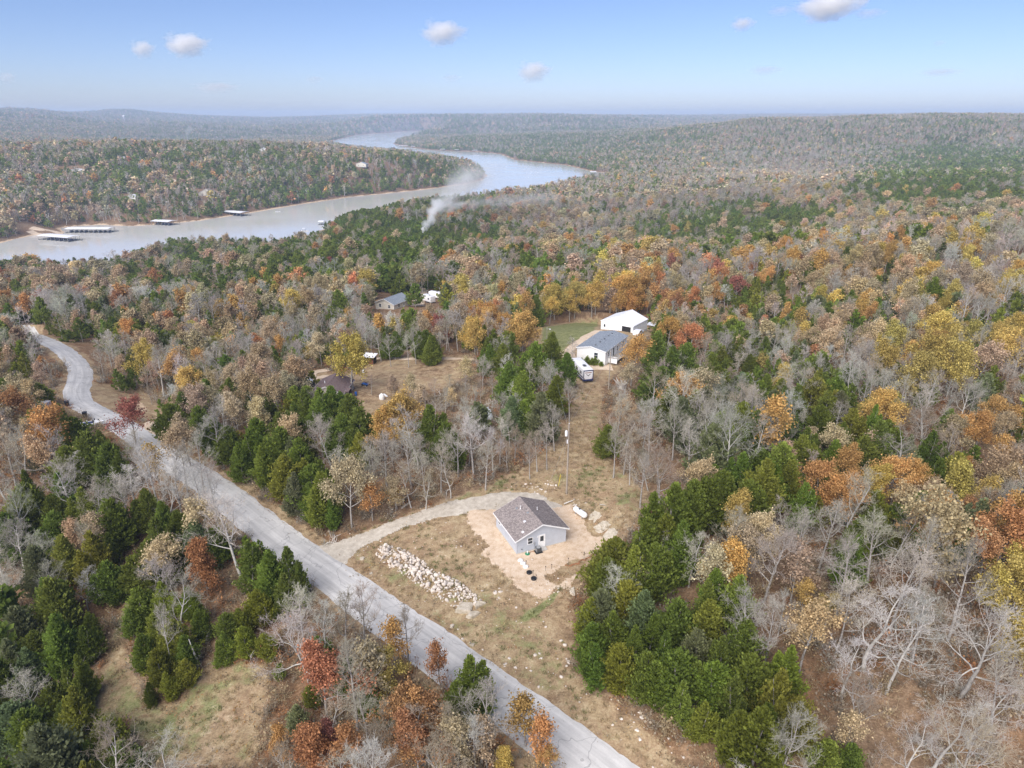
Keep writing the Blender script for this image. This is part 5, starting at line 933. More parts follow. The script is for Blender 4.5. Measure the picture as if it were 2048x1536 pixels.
def wire(label, A_, B_, sag): 
    n = 14; P_ = [A_ + (B_ - A_) * k / n - np.array([0, 0, sag * 4 * (k / n) * (1 - k / n)]) for k in range(n + 1)]; tag(MB().tube(P_, .011, 4).build("power_line", "grey_metal"), label, "power line", "overhead lines")
wire("power line from the tall pole to the pole by the trailer", t1, t2, .8); wire("second line from the tall pole toward the white home", t1 - np.array([.1, 0, 1.0]), b3 + np.array([0, 0, 5.0]), 1.2); wire("service line from the tall pole to the grey house", t1 - np.array([0, 0, 1.5]), hloc(7.6, 7.6) + np.array([0, 0, 3.0]), .5); wire("line from the trailer pole to the white garage", t2, gz((33, 196)) + np.array([0, 0, 4.4]), .4)
# ------------------------------------------------------------------ white home, garage, carport
mh = gable("white_home", "white manufactured home with grey blue shingle roof", "house", (16.94, 168.35, float(hgt(20, 170)) + .15), math.radians(-29.3), 7.85, 15.6, 3.55, 4.35, .25, "white_siding", "blue_shingles")
D = (7.85, 15.6); window(mh, 'f', 5.3, 1.5, 1.0, 1.4, D)
for s_ in (2.2, 8.5, 12.6): window(mh, 'r', s_, 1.5, .9, 1.3, D)
door(mh, 'r', 5.6, .95, 2.1, D, .9, False, "dark_metal"); window(mh, 'l', 4, 1.5, 1, 1.2, D); window(mh, 'l', 10, 1.5, 1, 1.2, D)
for y_ in (1.5, 4.5, 7.5, 10.5, 13.0): q = (7.85 / 2 + .55, y_); MB().box(q[0] - .16, q[0] + .16, q[1] - .16, q[1] + .16, 4.2, 4.55).build("roof_vent", "dark_metal", mh, .03)
for k in range(9): MB().box(7.88 + .02, 7.88 + 2.4, 2.2 + k * .62, 2.2 + k * .62 + .58, .72, .80).build("deck_board", "wood_grey", mh)
for k in range(7): MB().box(7.95 + k * .38, 8.02 + k * .38, 2.05, 2.12, .1, 1.75).build("baluster", "white_paint", mh)
MB().box(7.9, 10.35, 2.04, 2.13, 1.72, 1.82).build("handrail", "white_paint", mh); MB().box(7.9, 10.3, 2.10, 2.16, .05, 1.3).build("deck_skirt", "white_paint", mh)
r8 = np.random.default_rng(31)
def bush(label, P_, hh, tone, seed, group):
    r_ = np.random.default_rng(seed); v_, f_, w_ = cedar_parts(r_, hh, hh * .5, 1, 60, 9, .3); t = thing("shrub", label, "shrub", P_, 0, group); o = obj("foliage", mesh_np("shrub", v_, f_, [NEEDLE], var=w_), t); o["tint"] = [*TINT[tone], 1.0]; MB().tube([(0, 0, 0), (0, 0, hh * .6)], .04, 5).build("stem", "pole_wood", t)
c_, s_ = math.cos(math.radians(-29.3)), math.sin(math.radians(-29.3))
for k, (fx, hh, lb) in enumerate([(1.6, 1.1, "small shrub at the left of the white home's gable"), (3.3, 1.8, "rounded shrub under the white home's gable, second from left"), (4.6, 1.6, "rounded shrub left of the gable window"), (5.6, 2.0, "taller shrub under the gable window"), (7.2, 1.0, "low shrub by the white deck")]): bush(lb, gz((16.94 + c_ * fx + s_ * .9, 168.35 + s_ * fx - c_ * .9)), hh, "G", 500 + k, "shrubs along the white home")
gar = gable("white_garage", "white metal garage with a pale roof behind the white home", "garage", (26.9, 198.2, float(hgt(30, 200)) + .05), math.radians(-36), 10.6, 9.5, 2.9, 4.9, .15, "metal_wall", "white_metal", trim="white_metal")
D = (10.6, 9.5); MB().box(7.0, 9.9, -.06, -.004, .12, 2.5).build("bay_shade_panel", "black_plastic", gar); b = MB(); b.box(6.9, 7.0, -.09, -.003, .12, 2.6).box(9.9, 10.0, -.09, -.003, .12, 2.6).box(7.0, 9.9, -.09, -.003, 2.5, 2.6).build("bay_frame", "white_paint", gar); door(gar, 'f', 1.2, .95, 2.05, D, .12); MB().box(2.9, 5.8, -.07, -.004, .12, 2.4).build("roller_door", "white_paint", gar, .02)  # flat black panel on the wall paints in the bay's shaded inside
for k in range(3): MB().box(2.95, 5.75, -.075, -.071, .65 + k * .55, .68 + k * .55).build("door_seam", "grey_metal", gar)
p = hit(1308, 664); t = thing("carport", "small flat white carport right of the garage", "carport", p, math.radians(-30)); MB().prism([(-2.2, -1.4, 2.3), (2.2, -1.4, 2.3), (2.2, -1.4, 2.42), (-2.2, -1.4, 2.42)], 2.8, (0, 1, .06)).build("roof", "white_metal", t)
for sx in (-2, 2):
    for sy in (-1.2, 1.2): MB().box(sx - .05, sx + .05, sy - .05, sy + .05, -.3, 2.32).build("post", "grey_metal", t)
# travel trailer
p = hit(1176, 766); rv = thing("travel_trailer", "white travel trailer with dark blue rear border by the home", "trailer", p, math.radians(14))
MB().box(-1.25, 1.25, 0, 9.2, .62, 3.35).build("body", "white_metal", rv, .12, True); MB().box(-1.29, 1.29, -.03, 9.0, .55, .98).build("lower_skirt", "navy_paint", rv, .02)
b = MB(); b.box(-1.25, 1.25, -.045, -.005, 3.05, 3.3).box(-1.25, -1.08, -.045, -.005, .98, 3.05).box(1.08, 1.25, -.045, -.005, .98, 3.05).build("rear_border", "navy_paint", rv)
MB().prism([(-.85, -.03, 2.55), (.85, -.03, 2.55), (.85, -.03, 2.72), (-.85, -.03, 2.72)], .028, (0, 1, 0)).build("rear_lettering_band", "rust_red", rv)
for sg in (-1, 1): MB().prism([(0, -.03, 1.75), (sg * .5, -.03, 2.2), (sg * .5, -.03, 2.35), (0, -.03, 1.95)], .028, (0, 1, 0)).build("chevron", "dark_metal", rv)
for sg in (-1, 1): MB().box(sg * .95 - .08, sg * .95 + .08, -.05, -.032, 1.05, 1.25).build("tail_light", "rust_red", rv)
MB().box(-.35, .35, 2.4, 3.4, 3.34, 3.6).build("roof_unit", "dark_metal", rv, .05); MB().box(-.25, .25, 5.8, 6.4, 3.34, 3.5).build("roof_vent", "white_paint", rv, .04); MB().box(-.9, -.5, 6.8, 7.2, 3.34, 3.46).build("roof_vent", "white_paint", rv, .04)
for y_ in (1.4, 4.2, 6.6): MB().box(-1.275, -1.252, y_, y_ + .9, 1.9, 2.6).build("side_window", "window_glass", rv); MB().box(1.252, 1.275, y_, y_ + .9, 1.9, 2.6).build("side_window", "window_glass", rv)
MB().box(1.252, 1.28, 5.2, 5.9, .9, 2.8).build("side_door", "white_paint", rv, .01)
MB().box(-1.27, -1.252, .3, 8.4, 1.2, 1.55).build("side_stripe", "navy_paint", rv); MB().box(-.2, .2, 9.2, 10.4, .5, .62).build("hitch", "dark_metal", rv)
def wheels(root, xs, ys, r=.33, w=.22):
    for x_ in xs:
        for y_ in ys: o = MB().lathe([(.0, -w / 2), (r * .9, -w / 2), (r, -w / 3), (r, w / 3), (r * .9, w / 2), (0, w / 2)], 16, 'x', (x_, y_, r)).build("wheel", "rubber", root); MB().lathe([(0, -w / 2 - .012), (r * .55, -w / 2 - .012), (r * .55, w / 2 + .012), (0, w / 2 + .012)], 12, 'x', (x_, y_, r)).build("hub", "grey_metal", o)
wheels(rv, (-1.1, 1.1), (3.9, 4.8))
def car(label, P_, rot, paint, kind="suv", group="parked vehicles"):
    t = thing("parked_car", label, "car", P_, rot, group); L_, W_, Hh = 4.6, 1.8, 1.65
    prof = [(-2.3, .35), (2.3, .35), (2.3, .8), (2.15, .95), (1.1, 1.02), (.55, 1.55), (-1.6, 1.62), (-2.15, 1.05), (-2.3, .9)] if kind == "suv" else [(-2.6, .4), (2.6, .4), (2.6, .95), (1.5, 1.05), (.9, 1.65), (-.5, 1.68), (-.7, 1.05), (-2.6, 1.02)]
    MB().prism([(-W_ / 2, y_, z_) for y_, z_ in prof], W_, (1, 0, 0)).build("body", paint, t, .05, True)
    g = [(1.0, 1.04), (.5, 1.48), (-1.5, 1.53), (-1.95, 1.06)] if kind == "suv" else [(1.35, 1.08), (.85, 1.58), (-.45, 1.6), (-.6, 1.08)]
    for sx in (-W_ / 2 - .012, W_ / 2 + .002): MB().prism([(sx, y_, z_) for y_, z_ in g], .01, (1, 0, 0)).build("side_window", "window_glass", t)
    q = prof[4:6]; MB().prism([(-.75, q[0][0] + .0, q[0][1] + .03), (.75, q[0][0], q[0][1] + .03), (.68, q[1][0] + .03, q[1][1] - .03), (-.68, q[1][0] + .03, q[1][1] - .03)], .03, (0, .7, .7)).build("windscreen", "window_glass", t)
    for sx in (-.65, .65): MB().box(sx - .18, sx + .18, prof[1][0] - .01, prof[1][0] + .03, .65, .82).build("headlight", "stone_white", t)
    wheels(t, (-.85, .85), (-1.4, 1.45)); return t
# ------------------------------------------------------------------ neighbour's yard
nb = gable("brown_roof_house", "house with a brown shingle roof half hidden behind cedars", "house", lift(hit(624, 806), .1), math.radians(-4), 7.6, 9.0, 2.6, 4.3, .4, "cream_siding", "brown_shingles"); window(nb, 'f', 2, 1.1, 1, 1.1, (7.6, 9)); window(nb, 'f', 5.5, 1.1, 1, 1.1, (7.6, 9)); door(nb, 'r', 4, .95, 2.05, (7.6, 9)); window(nb, 'l', 4, 1.1, 1, 1.1, (7.6, 9)); MB().lathe([(.1, 3.4), (.1, 4.5)], 8, 'z', (2.6, 3, 0)).build("vent_pipe", "white_metal", nb)
p = hit(691, 797); t = thing("lean_to", "dark open lean-to beside the brown roofed house", "lean-to", p, math.radians(-4)); MB().prism([(-1.3, -1.3, 2.3), (1.3, -1.3, 2.2), (1.3, -1.3, 2.3), (-1.3, -1.3, 2.4)], 2.6, (0, 1, .02)).build("roof", "brown_shingles", t); MB().box(-1.25, 1.25, 1.1, 1.25, 0, 2.2).build("back_wall", "dark_boards", t); MB().box(-1.3, -1.2, -1.2, 1.1, 0, 2.25).build("side_wall", "dark_boards", t); MB().box(1.15, 1.27, -1.25, -1.13, -.2, 2.25).build("post", "pole_wood", t)
p = hit(740, 727); t = thing("shed", "dark shed with a white metal roof beside the dirt track", "shed", lift(p, .05), math.radians(-12)); MB().box(-1.6, 1.6, 1.0, 1.15, 0, 2.3).build("back_wall", "dark_boards", t); MB().box(-1.6, -1.45, -1.1, 1.0, 0, 2.2).build("side_wall", "dark_boards", t); MB().box(1.45, 1.6, -1.1, 1.0, 0, 2.2).build("side_wall", "dark_boards", t); MB().prism([(-2, -1.5, 2.25), (2, -1.5, 2.25), (2, -1.5, 2.33), (-2, -1.5, 2.33)], 3.0, (0, 1, .12)).build("roof", "white_metal", t); MB().box(-1.2, 1.2, -.6, .4, 0, 1.1).build("stored_wood", "rust_red", t, .05)
car("white van behind the brown roofed house", hit(610, 767), math.radians(70), "white_metal"); car("black car below the white van", hit(615, 778), math.radians(75), "black_plastic"); car("white car on the drive of the small far house", hit(427, 556), math.radians(15), "white_metal"); car("blue pickup by the house at the left border", hit(33, 574), math.radians(60), "blue_plastic", "pickup"); car("white car parked at the garage's open bay", gz((36.8, 190.5)), math.radians(-30), "white_metal")
p = hit(731, 772); t = thing("quad_bike", "blue quad bike on the bare yard patch", "quad bike", p, math.radians(60)); MB().prism([(-.35, -.9, .45), (-.35, .9, .45), (-.35, .95, .7), (-.35, .2, .78), (-.35, -.1, .95), (-.35, -.9, .85)], .7, (1, 0, 0)).build("body", "blue_plastic", t, .06, True); MB().tube([(-.4, .55, 1.1), (0, .5, 1.0), (.4, .55, 1.1)], .03, 6).build("handlebar", "black_plastic", t); MB().box(-.2, .2, -.7, .15, .86, .98).build("seat", "black_plastic", t, .04); wheels(t, (-.5, .5), (-.65, .65), .3, .25)
for lb, u_, v_, m_ in (("blue barrel beside the lean-to", 712, 791, "blue_plastic"), ("blue bucket in front of the big orange tree", 765, 846, "blue_plastic"), ("white barrel near the dark shed", 727, 746, "white_paint"), ("yellow barrel near the dark shed", 713, 748, "yellow_guard")):
    t = thing("barrel", lb, "barrel", hit(u_, v_), 0, "barrels in the yard"); MB().lathe([(.26, 0), (.30, .1), (.3, .4), (.31, .45), (.3, .5), (.3, .8), (.26, .9)], 14).build("drum", m_, t, smooth=True); MB().lathe([(.27, .9), (.27, .94), (0, .95)], 14).build("lid", m_, t)
p = hit(764, 799); t = thing("plastic_tank", "upright white plastic tank standing in the brown yard", "tank", p, .3); MB().lathe([(0.2, 0), (.62, .1), (.66, .5), (.62, 1.1), (.4, 1.4), (.15, 1.5), (.15, 1.6), (0, 1.6)], 14).build("shell", "stone_white", t, smooth=True); p = hit(771, 792); tag(MB().box(-.2, .2, -1.0, 1.0, 0, .3).build("white_beam", "white_paint", None, .04, False, p, .6), "short white beam beside the plastic tank", "beam")
def draped(name, label, P_, rx, ry, hh, m_, seed, rot=0, cat_="tarp"):
    n = 22; xs = np.linspace(-1, 1, n); X, Y = np.meshgrid(xs, xs); r2 = np.maximum(np.abs(X), np.abs(Y)); Z = hh * (1 - sm(.45, 1.0, r2)) * (.75 + .5 * vnoise(X.ravel(), Y.ravel(), .5, seed).reshape(X.shape)) + .06 * vnoise(X.ravel(), Y.ravel(), .15, seed + 1).reshape(X.shape) * hh
    V = np.stack([X.ravel() * rx, Y.ravel() * ry, Z.ravel()], 1); a = (np.arange(n - 1)[:, None] * n + np.arange(n - 1)[None]).ravel(); me = mesh_np(name, V, np.stack([a, a + 1, a + n + 1, a + n], 1), [MATS[m_]], smooth=True); o = obj(name, me, None, lift(P_, .03), rot); sd = o.modifiers.new("thickness", 'SOLIDIFY'); sd.thickness = .03; return tag(o, label, cat_)
draped("yellow_tarp", "pale yellow tarp spread left of the big orange tree", hit(742, 838), 1.5, 1.5, .55, "tarp_yellow", 81, .2); draped("grey_tarp", "bluish grey tarp over a tall heap by the cedars", hit(973, 838), 1.4, 2.0, 2.2, "tarp_grey", 83, .3)
def heap(name, label, P_, n, rad, hh, m_, seed, L_=(.6, 2.0), th=.06, cat_="brush pile"):
    r_ = np.random.default_rng(seed); b = MB()
    for k in range(n):
        a = r_.uniform(0, 6.28); q = np.array([rad * math.sqrt(r_.random()) * math.cos(a), rad * math.sqrt(r_.random()) * math.sin(a), r_.uniform(0, hh * .6)]); d = unit(r_.normal(0, 1, 3) + np.array([0, 0, .4])); l = r_.uniform(*L_); b.tube([q, q + d * l * .5, q + unit(d + r_.normal(0, .25, 3)) * l], [th, th * .8, th * .4], 5)
    o = b.build(name, m_, None, 0, False, P_); o["kind"] = "stuff"; o["label"] = label; o["category"] = cat_; return o
heap("brush_heap", "grey heap of cut branches in the brown yard", hit(880, 815), 120, 3.2, 1.2, "wood_grey", 91); heap("scrap_heap", "heap of pale scrap beyond the brown yard", hit(882, 797), 30, 1.6, .8, "bone_wood", 92); heap("driftwood_heap", "pale branches dumped by the grey tarp", hit(985, 812), 50, 2.0, 1.0, "bone_wood", 93); heap("branch_heap", "pale cut branches at the driveway mouth", hit(664, 1083), 16, 1.1, .3, "bone_wood", 94, (.5, 1.6), .05)
p = hit(1243, 778); t = thing("root_stump", "upturned white stump with spread roots below the white home", "stump", p); MB().tube([(0, 0, -.1), (0, 0, .7), (.05, 0, 1.1)], [.75, .55, .4], 10).build("stump", "bone_wood", t)
r_ = np.random.default_rng(95)
for k in range(8): a = k * .8; d = np.array([math.cos(a), math.sin(a), .9]); MB().tube([np.array([0, 0, .8]), d * 1.1 + np.array([0, 0, .6]), d * r_.uniform(1.6, 2.3) + np.array([0, 0, r_.uniform(.5, 1.1)])], [.2, .13, .05], 6).build("root", "bone_wood", t)
def log(label, a, b_, rad, m_="wood_grey", up=.1, name="fallen_log"): A_, B_ = hit(*a), hit(*b_); o = MB().tube([(0, 0, 0), (B_ - A_) * .5 + np.array([0, 0, .05]), B_ - A_], [rad, rad * .85, rad * .5], 7).build(name, m_, None, 0, True, lift(A_, up)); return tag(o, label, "log", "fallen logs")
log("grey fallen log above the gravel driveway", (803, 1018), (823, 1004), .16); log("pale fallen branch right of the propane tank", (1128, 1009), (1146, 1002), .12, "bone_wood"); log("thin grey log on the slope behind the propane tank", (1200, 1010), (1212, 1012), .1); log("pale fallen trunk under the cedars right of the pad", (1245, 1200), (1285, 1178), .15, "bone_wood")
A_ = hit(397, 1336); tag(MB().tube([(0, 0, -.1), (-.2, .1, 2.2), (-.55, .2, 4.4)], [.16, .12, .04], 7).build("dead_snag", "bone_wood", None, 0, True, A_), "leaning dead pole right of the cedar clump", "snag")
p = hit(184, 856); t = thing("motor_boat", "white motor boat with blue stripe parked by the road bend", "boat", p, math.radians(-62))
def boat_parts(t, L_=5.5, W_=2.1, z=.6, deck="navy_paint", hull="white_paint"):
    st = [(-L_ / 2, 1.0, .55), (-L_ * .1, 1.0, .5), (L_ * .2, .85, .4), (L_ * .4, .45, .15), (L_ / 2, .05, -.1)]; V = []; F = []
    for x_, wv_, dp in st: V += [(-wv_ * W_ / 2, x_, z + .75), (-wv_ * W_ * .42, x_, z + .35), (0, x_, z + .55 - dp), (wv_ * W_ * .42, x_, z + .35), (wv_ * W_ / 2, x_, z + .75)]
    for i in range(4):
        for j in range(4): F.append((i * 5 + j, i * 5 + j + 1, i * 5 + j + 6, i * 5 + j + 5))
    for i in range(4): F.append((i * 5 + 4, i * 5, i * 5 + 5, i * 5 + 9))
    F.append((0, 1, 2, 3, 4)); F.append((20, 21, 22, 23, 24)); MB().add(V, F).build("hull", hull, t)
    MB().box(-W_ * .3, W_ * .3, -L_ * .35, L_ * .1, z + .752, z + .80).build("cockpit_floor", deck, t); MB().prism([(-.7, L_ * .12, z + .75), (.7, L_ * .12, z + .75), (.6, L_ * .06, z + 1.15), (-.6, L_ * .06, z + 1.15)], .03, (0, 1, 0)).build("windshield", "window_glass", t); MB().box(-.2, .2, -L_ / 2 - .4, -L_ / 2 + .02, z + .2, z + 1.15).build("outboard_motor", "black_plastic", t, .05); MB().box(-.6, -.2, -L_ * .2, -L_ * .1, z + .8, z + 1.15).build("seat", "white_paint", t, .04)
boat_parts(t); MB().box(-.7, .7, -2.2, 1.8, .35, .45).tube([(0, 1.7, .4), (0, 3.4, .4)], .06, 6).build("trailer_frame", "dark_metal", t); wheels(t, (-.95, .95), (-.8,), .33, .2)
t = thing("dinghy", "small white boat hull lying in the tan woods by the cedars", "boat", lift(hit(526, 830), .2), .5); boat_parts(t, 4, 1.6, .0)
for lb, u_, v_ in (("black wheelie bin on the road verge at the bend", 171, 834), ("black wheelie bin higher up the road bend", 135, 812)):
    t = thing("wheelie_bin", lb, "bin", lift(hit(u_, v_), .02), .4, "wheelie bins"); MB().prism([(-.38, -.4, .08), (.38, -.4, .08), (.46, -.48, 1.15), (-.46, -.48, 1.15)], .85, (0, 1, 0)).build("body", "black_plastic", t, .03); MB().box(-.5, .5, -.52, .5, 1.16, 1.25).build("lid", "black_plastic", t, .03); wheels(t, (-.35, .35), (.42,), .12, .08)
for k, (u_, v_) in enumerate(((191, 848), (199, 849))):
    t = thing("mailbox", ["mailbox nearer the parked boat", "mailbox nearer the asphalt road"][k], "mailbox", hit(u_, v_), .5, "mailboxes"); MB().box(-.05, .05, -.05, .05, -.2, 1.1).build("post", "pole_wood", t); MB().lathe([(0, -.28), (.12, -.28), (.12, .28), (0, .28)], 10, 'y', (0, 0, 1.22)).build("box", "black_plastic", t)
for lb, u_, v_, l_ in (("white flat roofed trailer left of the road bend", 84, 823, 4.0), ("white trailer roof at the left border", 10, 822, 5.0)):
    t = thing("utility_trailer", lb, "trailer", hit(u_, v_), math.radians(6), "white trailers"); MB().box(-l_ / 2, l_ / 2, -1.1, 1.1, .5, 2.3).build("body", "white_metal", t, .06); MB().box(-l_ / 2 - .05, l_ / 2 + .05, -1.15, 1.15, 2.3, 2.4).build("roof", "stone_white", t, .02); wheels(t, (-.3, .6), (-1.0, 1.0), .3, .2)
# ------------------------------------------------------------------ houses in the distance
def far_house(label, u_, v_, w, l, rot, wall, roof, eh=2.9, rh=4.8, group="far houses", name="far_house"):
    h_ = gable(name, label, "house", lift(hit(u_, v_), .1), math.radians(rot), w, l, eh, rh, .4, wall, roof, group); window(h_, 'f', w * .25, 1.1, 1.1, 1.2, (w, l)); window(h_, 'f', w * .75, 1.1, 1.1, 1.2, (w, l)); window(h_, 'l', l * .5, 1.1, 1.1, 1.2, (w, l)); window(h_, 'r', l * .3, 1.1, 1.1, 1.2, (w, l)); door(h_, 'r', l * .6, 1, 2.05, (w, l)); return h_
far_house("cream far house with a pale blue roof in a clearing", 752, 618, 9, 11, -28, "cream_siding", "blue_shingles", 2.8, 4.6)
for k, (u_, v_, rt, lb) in enumerate([(858, 605, 40, "white camper trailer in the clearing, nearer the track"), (872, 597, 60, "white camper trailer in the clearing, farther right")]):
    t = thing("camper_trailer", lb, "trailer", lift(hit(u_, v_), .1), math.radians(rt), "white campers"); MB().box(-1.2, 1.2, -3.2, 3.2, .6, 3.1).build("body", "white_metal", t, .2, True); MB().box(-.3, .3, -1, -.3, 3.1, 3.35).build("roof_unit", "grey_metal", t, .03); MB().box(-1.22, -1.2, -2, -1, 1.6, 2.3).build("side_window", "window_glass", t); MB().box(1.2, 1.22, .5, 1.5, 1.6, 2.3).build("side_window", "window_glass", t); wheels(t, (-1.05, 1.05), (-.4, .4))
far_house("small white far house in the woods above the lake inlet", 420, 541, 6, 7, 10, "white_siding", "tan_shingles")
far_house("tan roofed house cut by the left border", -6, 566, 8, 10, -20, "cream_siding", "tan_shingles")
far_house("long white house on the peninsula, leftmost", 133, 345, 26, 9, 4, "white_siding", "white_metal", 3, 4.8); far_house("cream house on the upper peninsula", 236, 322, 14, 10, 15, "cream_siding", "white_metal", 3.5, 6); far_house("white house low on the peninsula shore", 252, 398, 13, 9, -6, "white_siding", "white_metal", 3, 5); far_house("white house high on the peninsula by the bare track", 519, 304, 14, 10, 10, "white_siding", "white_metal", 4, 7); far_house("pale house on the middle of the peninsula", 712, 333, 18, 11, -10, "cream_siding", "blue_shingles", 4, 7)
h_ = far_house("large tan hip roofed lodge above the peninsula docks", 398, 391, 20, 13, 8, "cream_siding", "tan_shingles", 3.4, 8.2); MB().box(20.5, 25, 2, 10, 3.2, 3.5).build("porch_roof", "tan_shingles", h_)
for sy in (2.3, 6, 9.6): MB().box(24.5, 24.8, sy, sy + .3, -1, 3.2).build("porch_post", "white_paint", h_)
far_house("pale house on the far right shore hill", 1205, 323, 26, 14, 5, "white_siding", "tan_shingles", 5, 9); far_house("pale house on the hill above the far right shore", 1258, 288, 40, 18, -8, "cream_siding", "white_metal", 6, 11)
p = hit(250, 246); t = thing("water_tower", "slim white water tower on the hazy left hills", "water tower", p); MB().lathe([(7, -6), (5, 3), (4, 8), (4, 36), (6, 40), (9, 44), (9, 50), (6, 54), (0, 56)], 18).build("tower", "white_paint", t, smooth=True); MB().lathe([(9.2, 46.5), (9.2, 47.5)], 18).build("walkway", "grey_metal", t)
# ------------------------------------------------------------------ docks and boats on the lake
def dock(label, pxs, slips=6, hh=4.6, boats=True, group="covered docks"):
    A_, B_, C_, D_ = [gp(a, b, LAKE_Z + hh) for a, b in pxs]            # front-left, front-right, back-right, back-left corner of the roof
    ax = (B_ - A_ + C_ - D_) / 2; L_ = float(np.linalg.norm(ax)); ay = (D_ - A_ + C_ - B_) / 2; W_ = float(np.clip(abs(ay[0] * -ax[1] + ay[1] * ax[0]) / L_, 9, 14)); c_ = (A_ + B_ + C_ + D_) / 4; rot = math.atan2(ax[1], ax[0])
    t = thing("boat_dock", label, "dock", (c_[0], c_[1], LAKE_Z), rot, group); l2, w2 = L_ / 2, W_ / 2
    R = MB().prism([(-l2, -w2 - .6, hh - .3), (-l2, 0, hh + .45), (-l2, w2 + .6, hh - .3), (-l2, w2 + .6, hh - .15), (-l2, 0, hh + .6), (-l2, -w2 - .6, hh - .15)], L_, (1, 0, 0)).build("roof", "white_metal", t)
    MB().box(-l2 - .5, l2 + 3.5, w2 - 1.6, w2, -.15, .45).build("walkway", "dark_metal", t)  # walkway and piers coloured dark to paint in the shade under the roof
    for k in range(slips + 1):
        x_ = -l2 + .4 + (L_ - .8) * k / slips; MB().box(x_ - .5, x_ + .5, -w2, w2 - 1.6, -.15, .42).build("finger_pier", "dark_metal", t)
        for y_ in (-w2 + .2, 0, w2 - .3): MB().box(x_ - .1, x_ + .1, y_ - .1, y_ + .1, .42, hh - .25 if y_ else hh + .4).build("post", "grey_metal", t)
    if boats:
        bp = []
        for k in range(slips):
            if (k * 7 + slips) % 5 == 2: continue
            x_ = -l2 + .4 + (L_ - .8) * (k + .5) / slips; q = np.array([c_[0], c_[1], LAKE_Z]) + np.array([math.cos(rot) * x_ - math.sin(rot) * -.8, math.sin(rot) * x_ + math.cos(rot) * -.8, 0]); bp.append((q, rot + math.pi))
        return bp
    return []
berths = []
for lb, pxs, n_ in (("nearest long white roofed dock off the sandy spit", [(73, 470.5), (134, 475), (160, 471), (100, 466.5)], 7), ("longer white roofed dock behind the nearest one", [(133, 457.5), (218, 458), (227, 453.5), (139, 453.5)], 9), ("short white roofed dock off the brown bank", [(304, 442), (338, 444), (352, 440), (316, 438)], 5), ("white roofed dock nearest the middle of the channel", [(449, 423), (477, 426), (501, 423), (455, 420)], 5)):
    berths += [(q, r0, lb) for q, r0 in dock(lb, pxs, n_)]
bt0 = None
cnt = {}
for q, r0, lb in berths:
    cnt[lb] = cnt.get(lb, 0) + 1; t = thing("moored_boat", f"moored boat under the {lb.replace('white roofed ', '')}, slip {['one','two','three','four','five','six','seven','eight','nine'][cnt[lb]-1]}", "boat", tuple(q - np.array([0, 0, .45])), r0, "boats under the docks")
    if bt0 is None: boat_parts(t, 7.0, 2.4, .2, "dark_metal", "navy_paint"); MB().box(-1.0, 1.0, -2.6, .8, 1.0, 2.3).build("cover", "navy_paint", t, .2); bt0 = t  # dark deck, navy hull and cover paint the slip's shade into the boats
    else:
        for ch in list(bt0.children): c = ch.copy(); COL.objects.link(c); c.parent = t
for lb, pxs in (("far dock under the wooded point, leftmost", [(797, 291.3), (815, 291.3), (816, 290.6), (798, 290.6)]), ("far dock under the wooded point, second", [(822, 292.6), (838, 292.6), (839, 291.9), (823, 291.9)]), ("far dock by the right shore, third", [(880, 298.6), (890, 298.6), (891, 297.8), (881, 297.8)]), ("far dock by the right shore, fourth", [(909, 299.6), (917, 299.6), (918, 298.9), (910, 298.9)]), ("far dock by the right shore, rightmost", [(944, 300.6), (955, 300.6), (956, 299.8), (945, 299.8)]), ("small dock at the far right end of the water", [(1180, 343.6), (1192, 343.6), (1193, 342.6), (1181, 342.6)])): dock(lb, pxs, 3, 5, False, "far docks")
def boat_on_water(label, u_, v_, rot, s=1.0, canopy=False):
    q = gp(u_, v_, LAKE_Z); t = thing("lake_boat", label, "boat", (q[0], q[1], LAKE_Z - .4), rot); t.scale = (s, s, s); boat_parts(t, 7, 2.6, .15)
    if canopy:
        MB().box(-1.2, 1.2, -2.2, .6, 2.7, 2.8).build("canopy", "white_metal", t)
        for sx in (-1.1, 1.1):
            for sy in (-2.1, .5): MB().box(sx - .04, sx + .04, sy - .04, sy + .04, .9, 2.7).build("canopy_post", "grey_metal", t)
boat_on_water("dark decked boat lying in the inlet", 610, 462, -1.4, 1.25, True); boat_on_water("small boat heading up the channel", 556, 423.5, -1.3, 1.0); dock("small white roofed dock beside the wooded point", [(636, 443), (647, 443), (650, 441), (639, 441)], 2, 4, False, "covered docks")
# ------------------------------------------------------------------ air, smoke, clouds
def volmat(name, color, dens, aniso=.2):
    m, nt, out = mat(name); v = nd(nt, "ShaderNodeVolumePrincipled"); v.inputs['Color'].default_value = (*color, 1); v.inputs['Density'].default_value = dens; v.inputs['Anisotropy'].default_value = aniso; nt.links.new(v.outputs[0], out.inputs['Volume']); return m, nt, v
hm, nt, hv = volmat("haze", (.58, .74, 1.0), .00013, .0)
o = MB().box(-18500, 18500, -400, 13620, -72, 128).build("haze", hm); o["kind"] = "stuff"; o["label"] = "thin pale haze over the whole valley"; o["category"] = "haze"
def puff_mat(name, dens, col, scale, thr):
    m, nt, v = volmat(name, col, 0, .1); co = objco(nt); n = noise(nt, scale, 5, .62, co); ln = nd(nt, "ShaderNodeVectorMath", operation='LENGTH'); nt.links.new(co, ln.inputs[0])
    f = mth(nt, 'SUBTRACT', mth(nt, 'ADD', mth(nt, 'SUBTRACT', 1.0, ln.outputs['Value']), mth(nt, 'MULTIPLY', mth(nt, 'SUBTRACT', n, .5), 1.5)), thr)
    d = mth(nt, 'MULTIPLY', mth(nt, 'MULTIPLY', f, 1.6, clamp=True), dens); nt.links.new(d, v.inputs['Density']); m.cycles.volume_step_rate = .5; return m
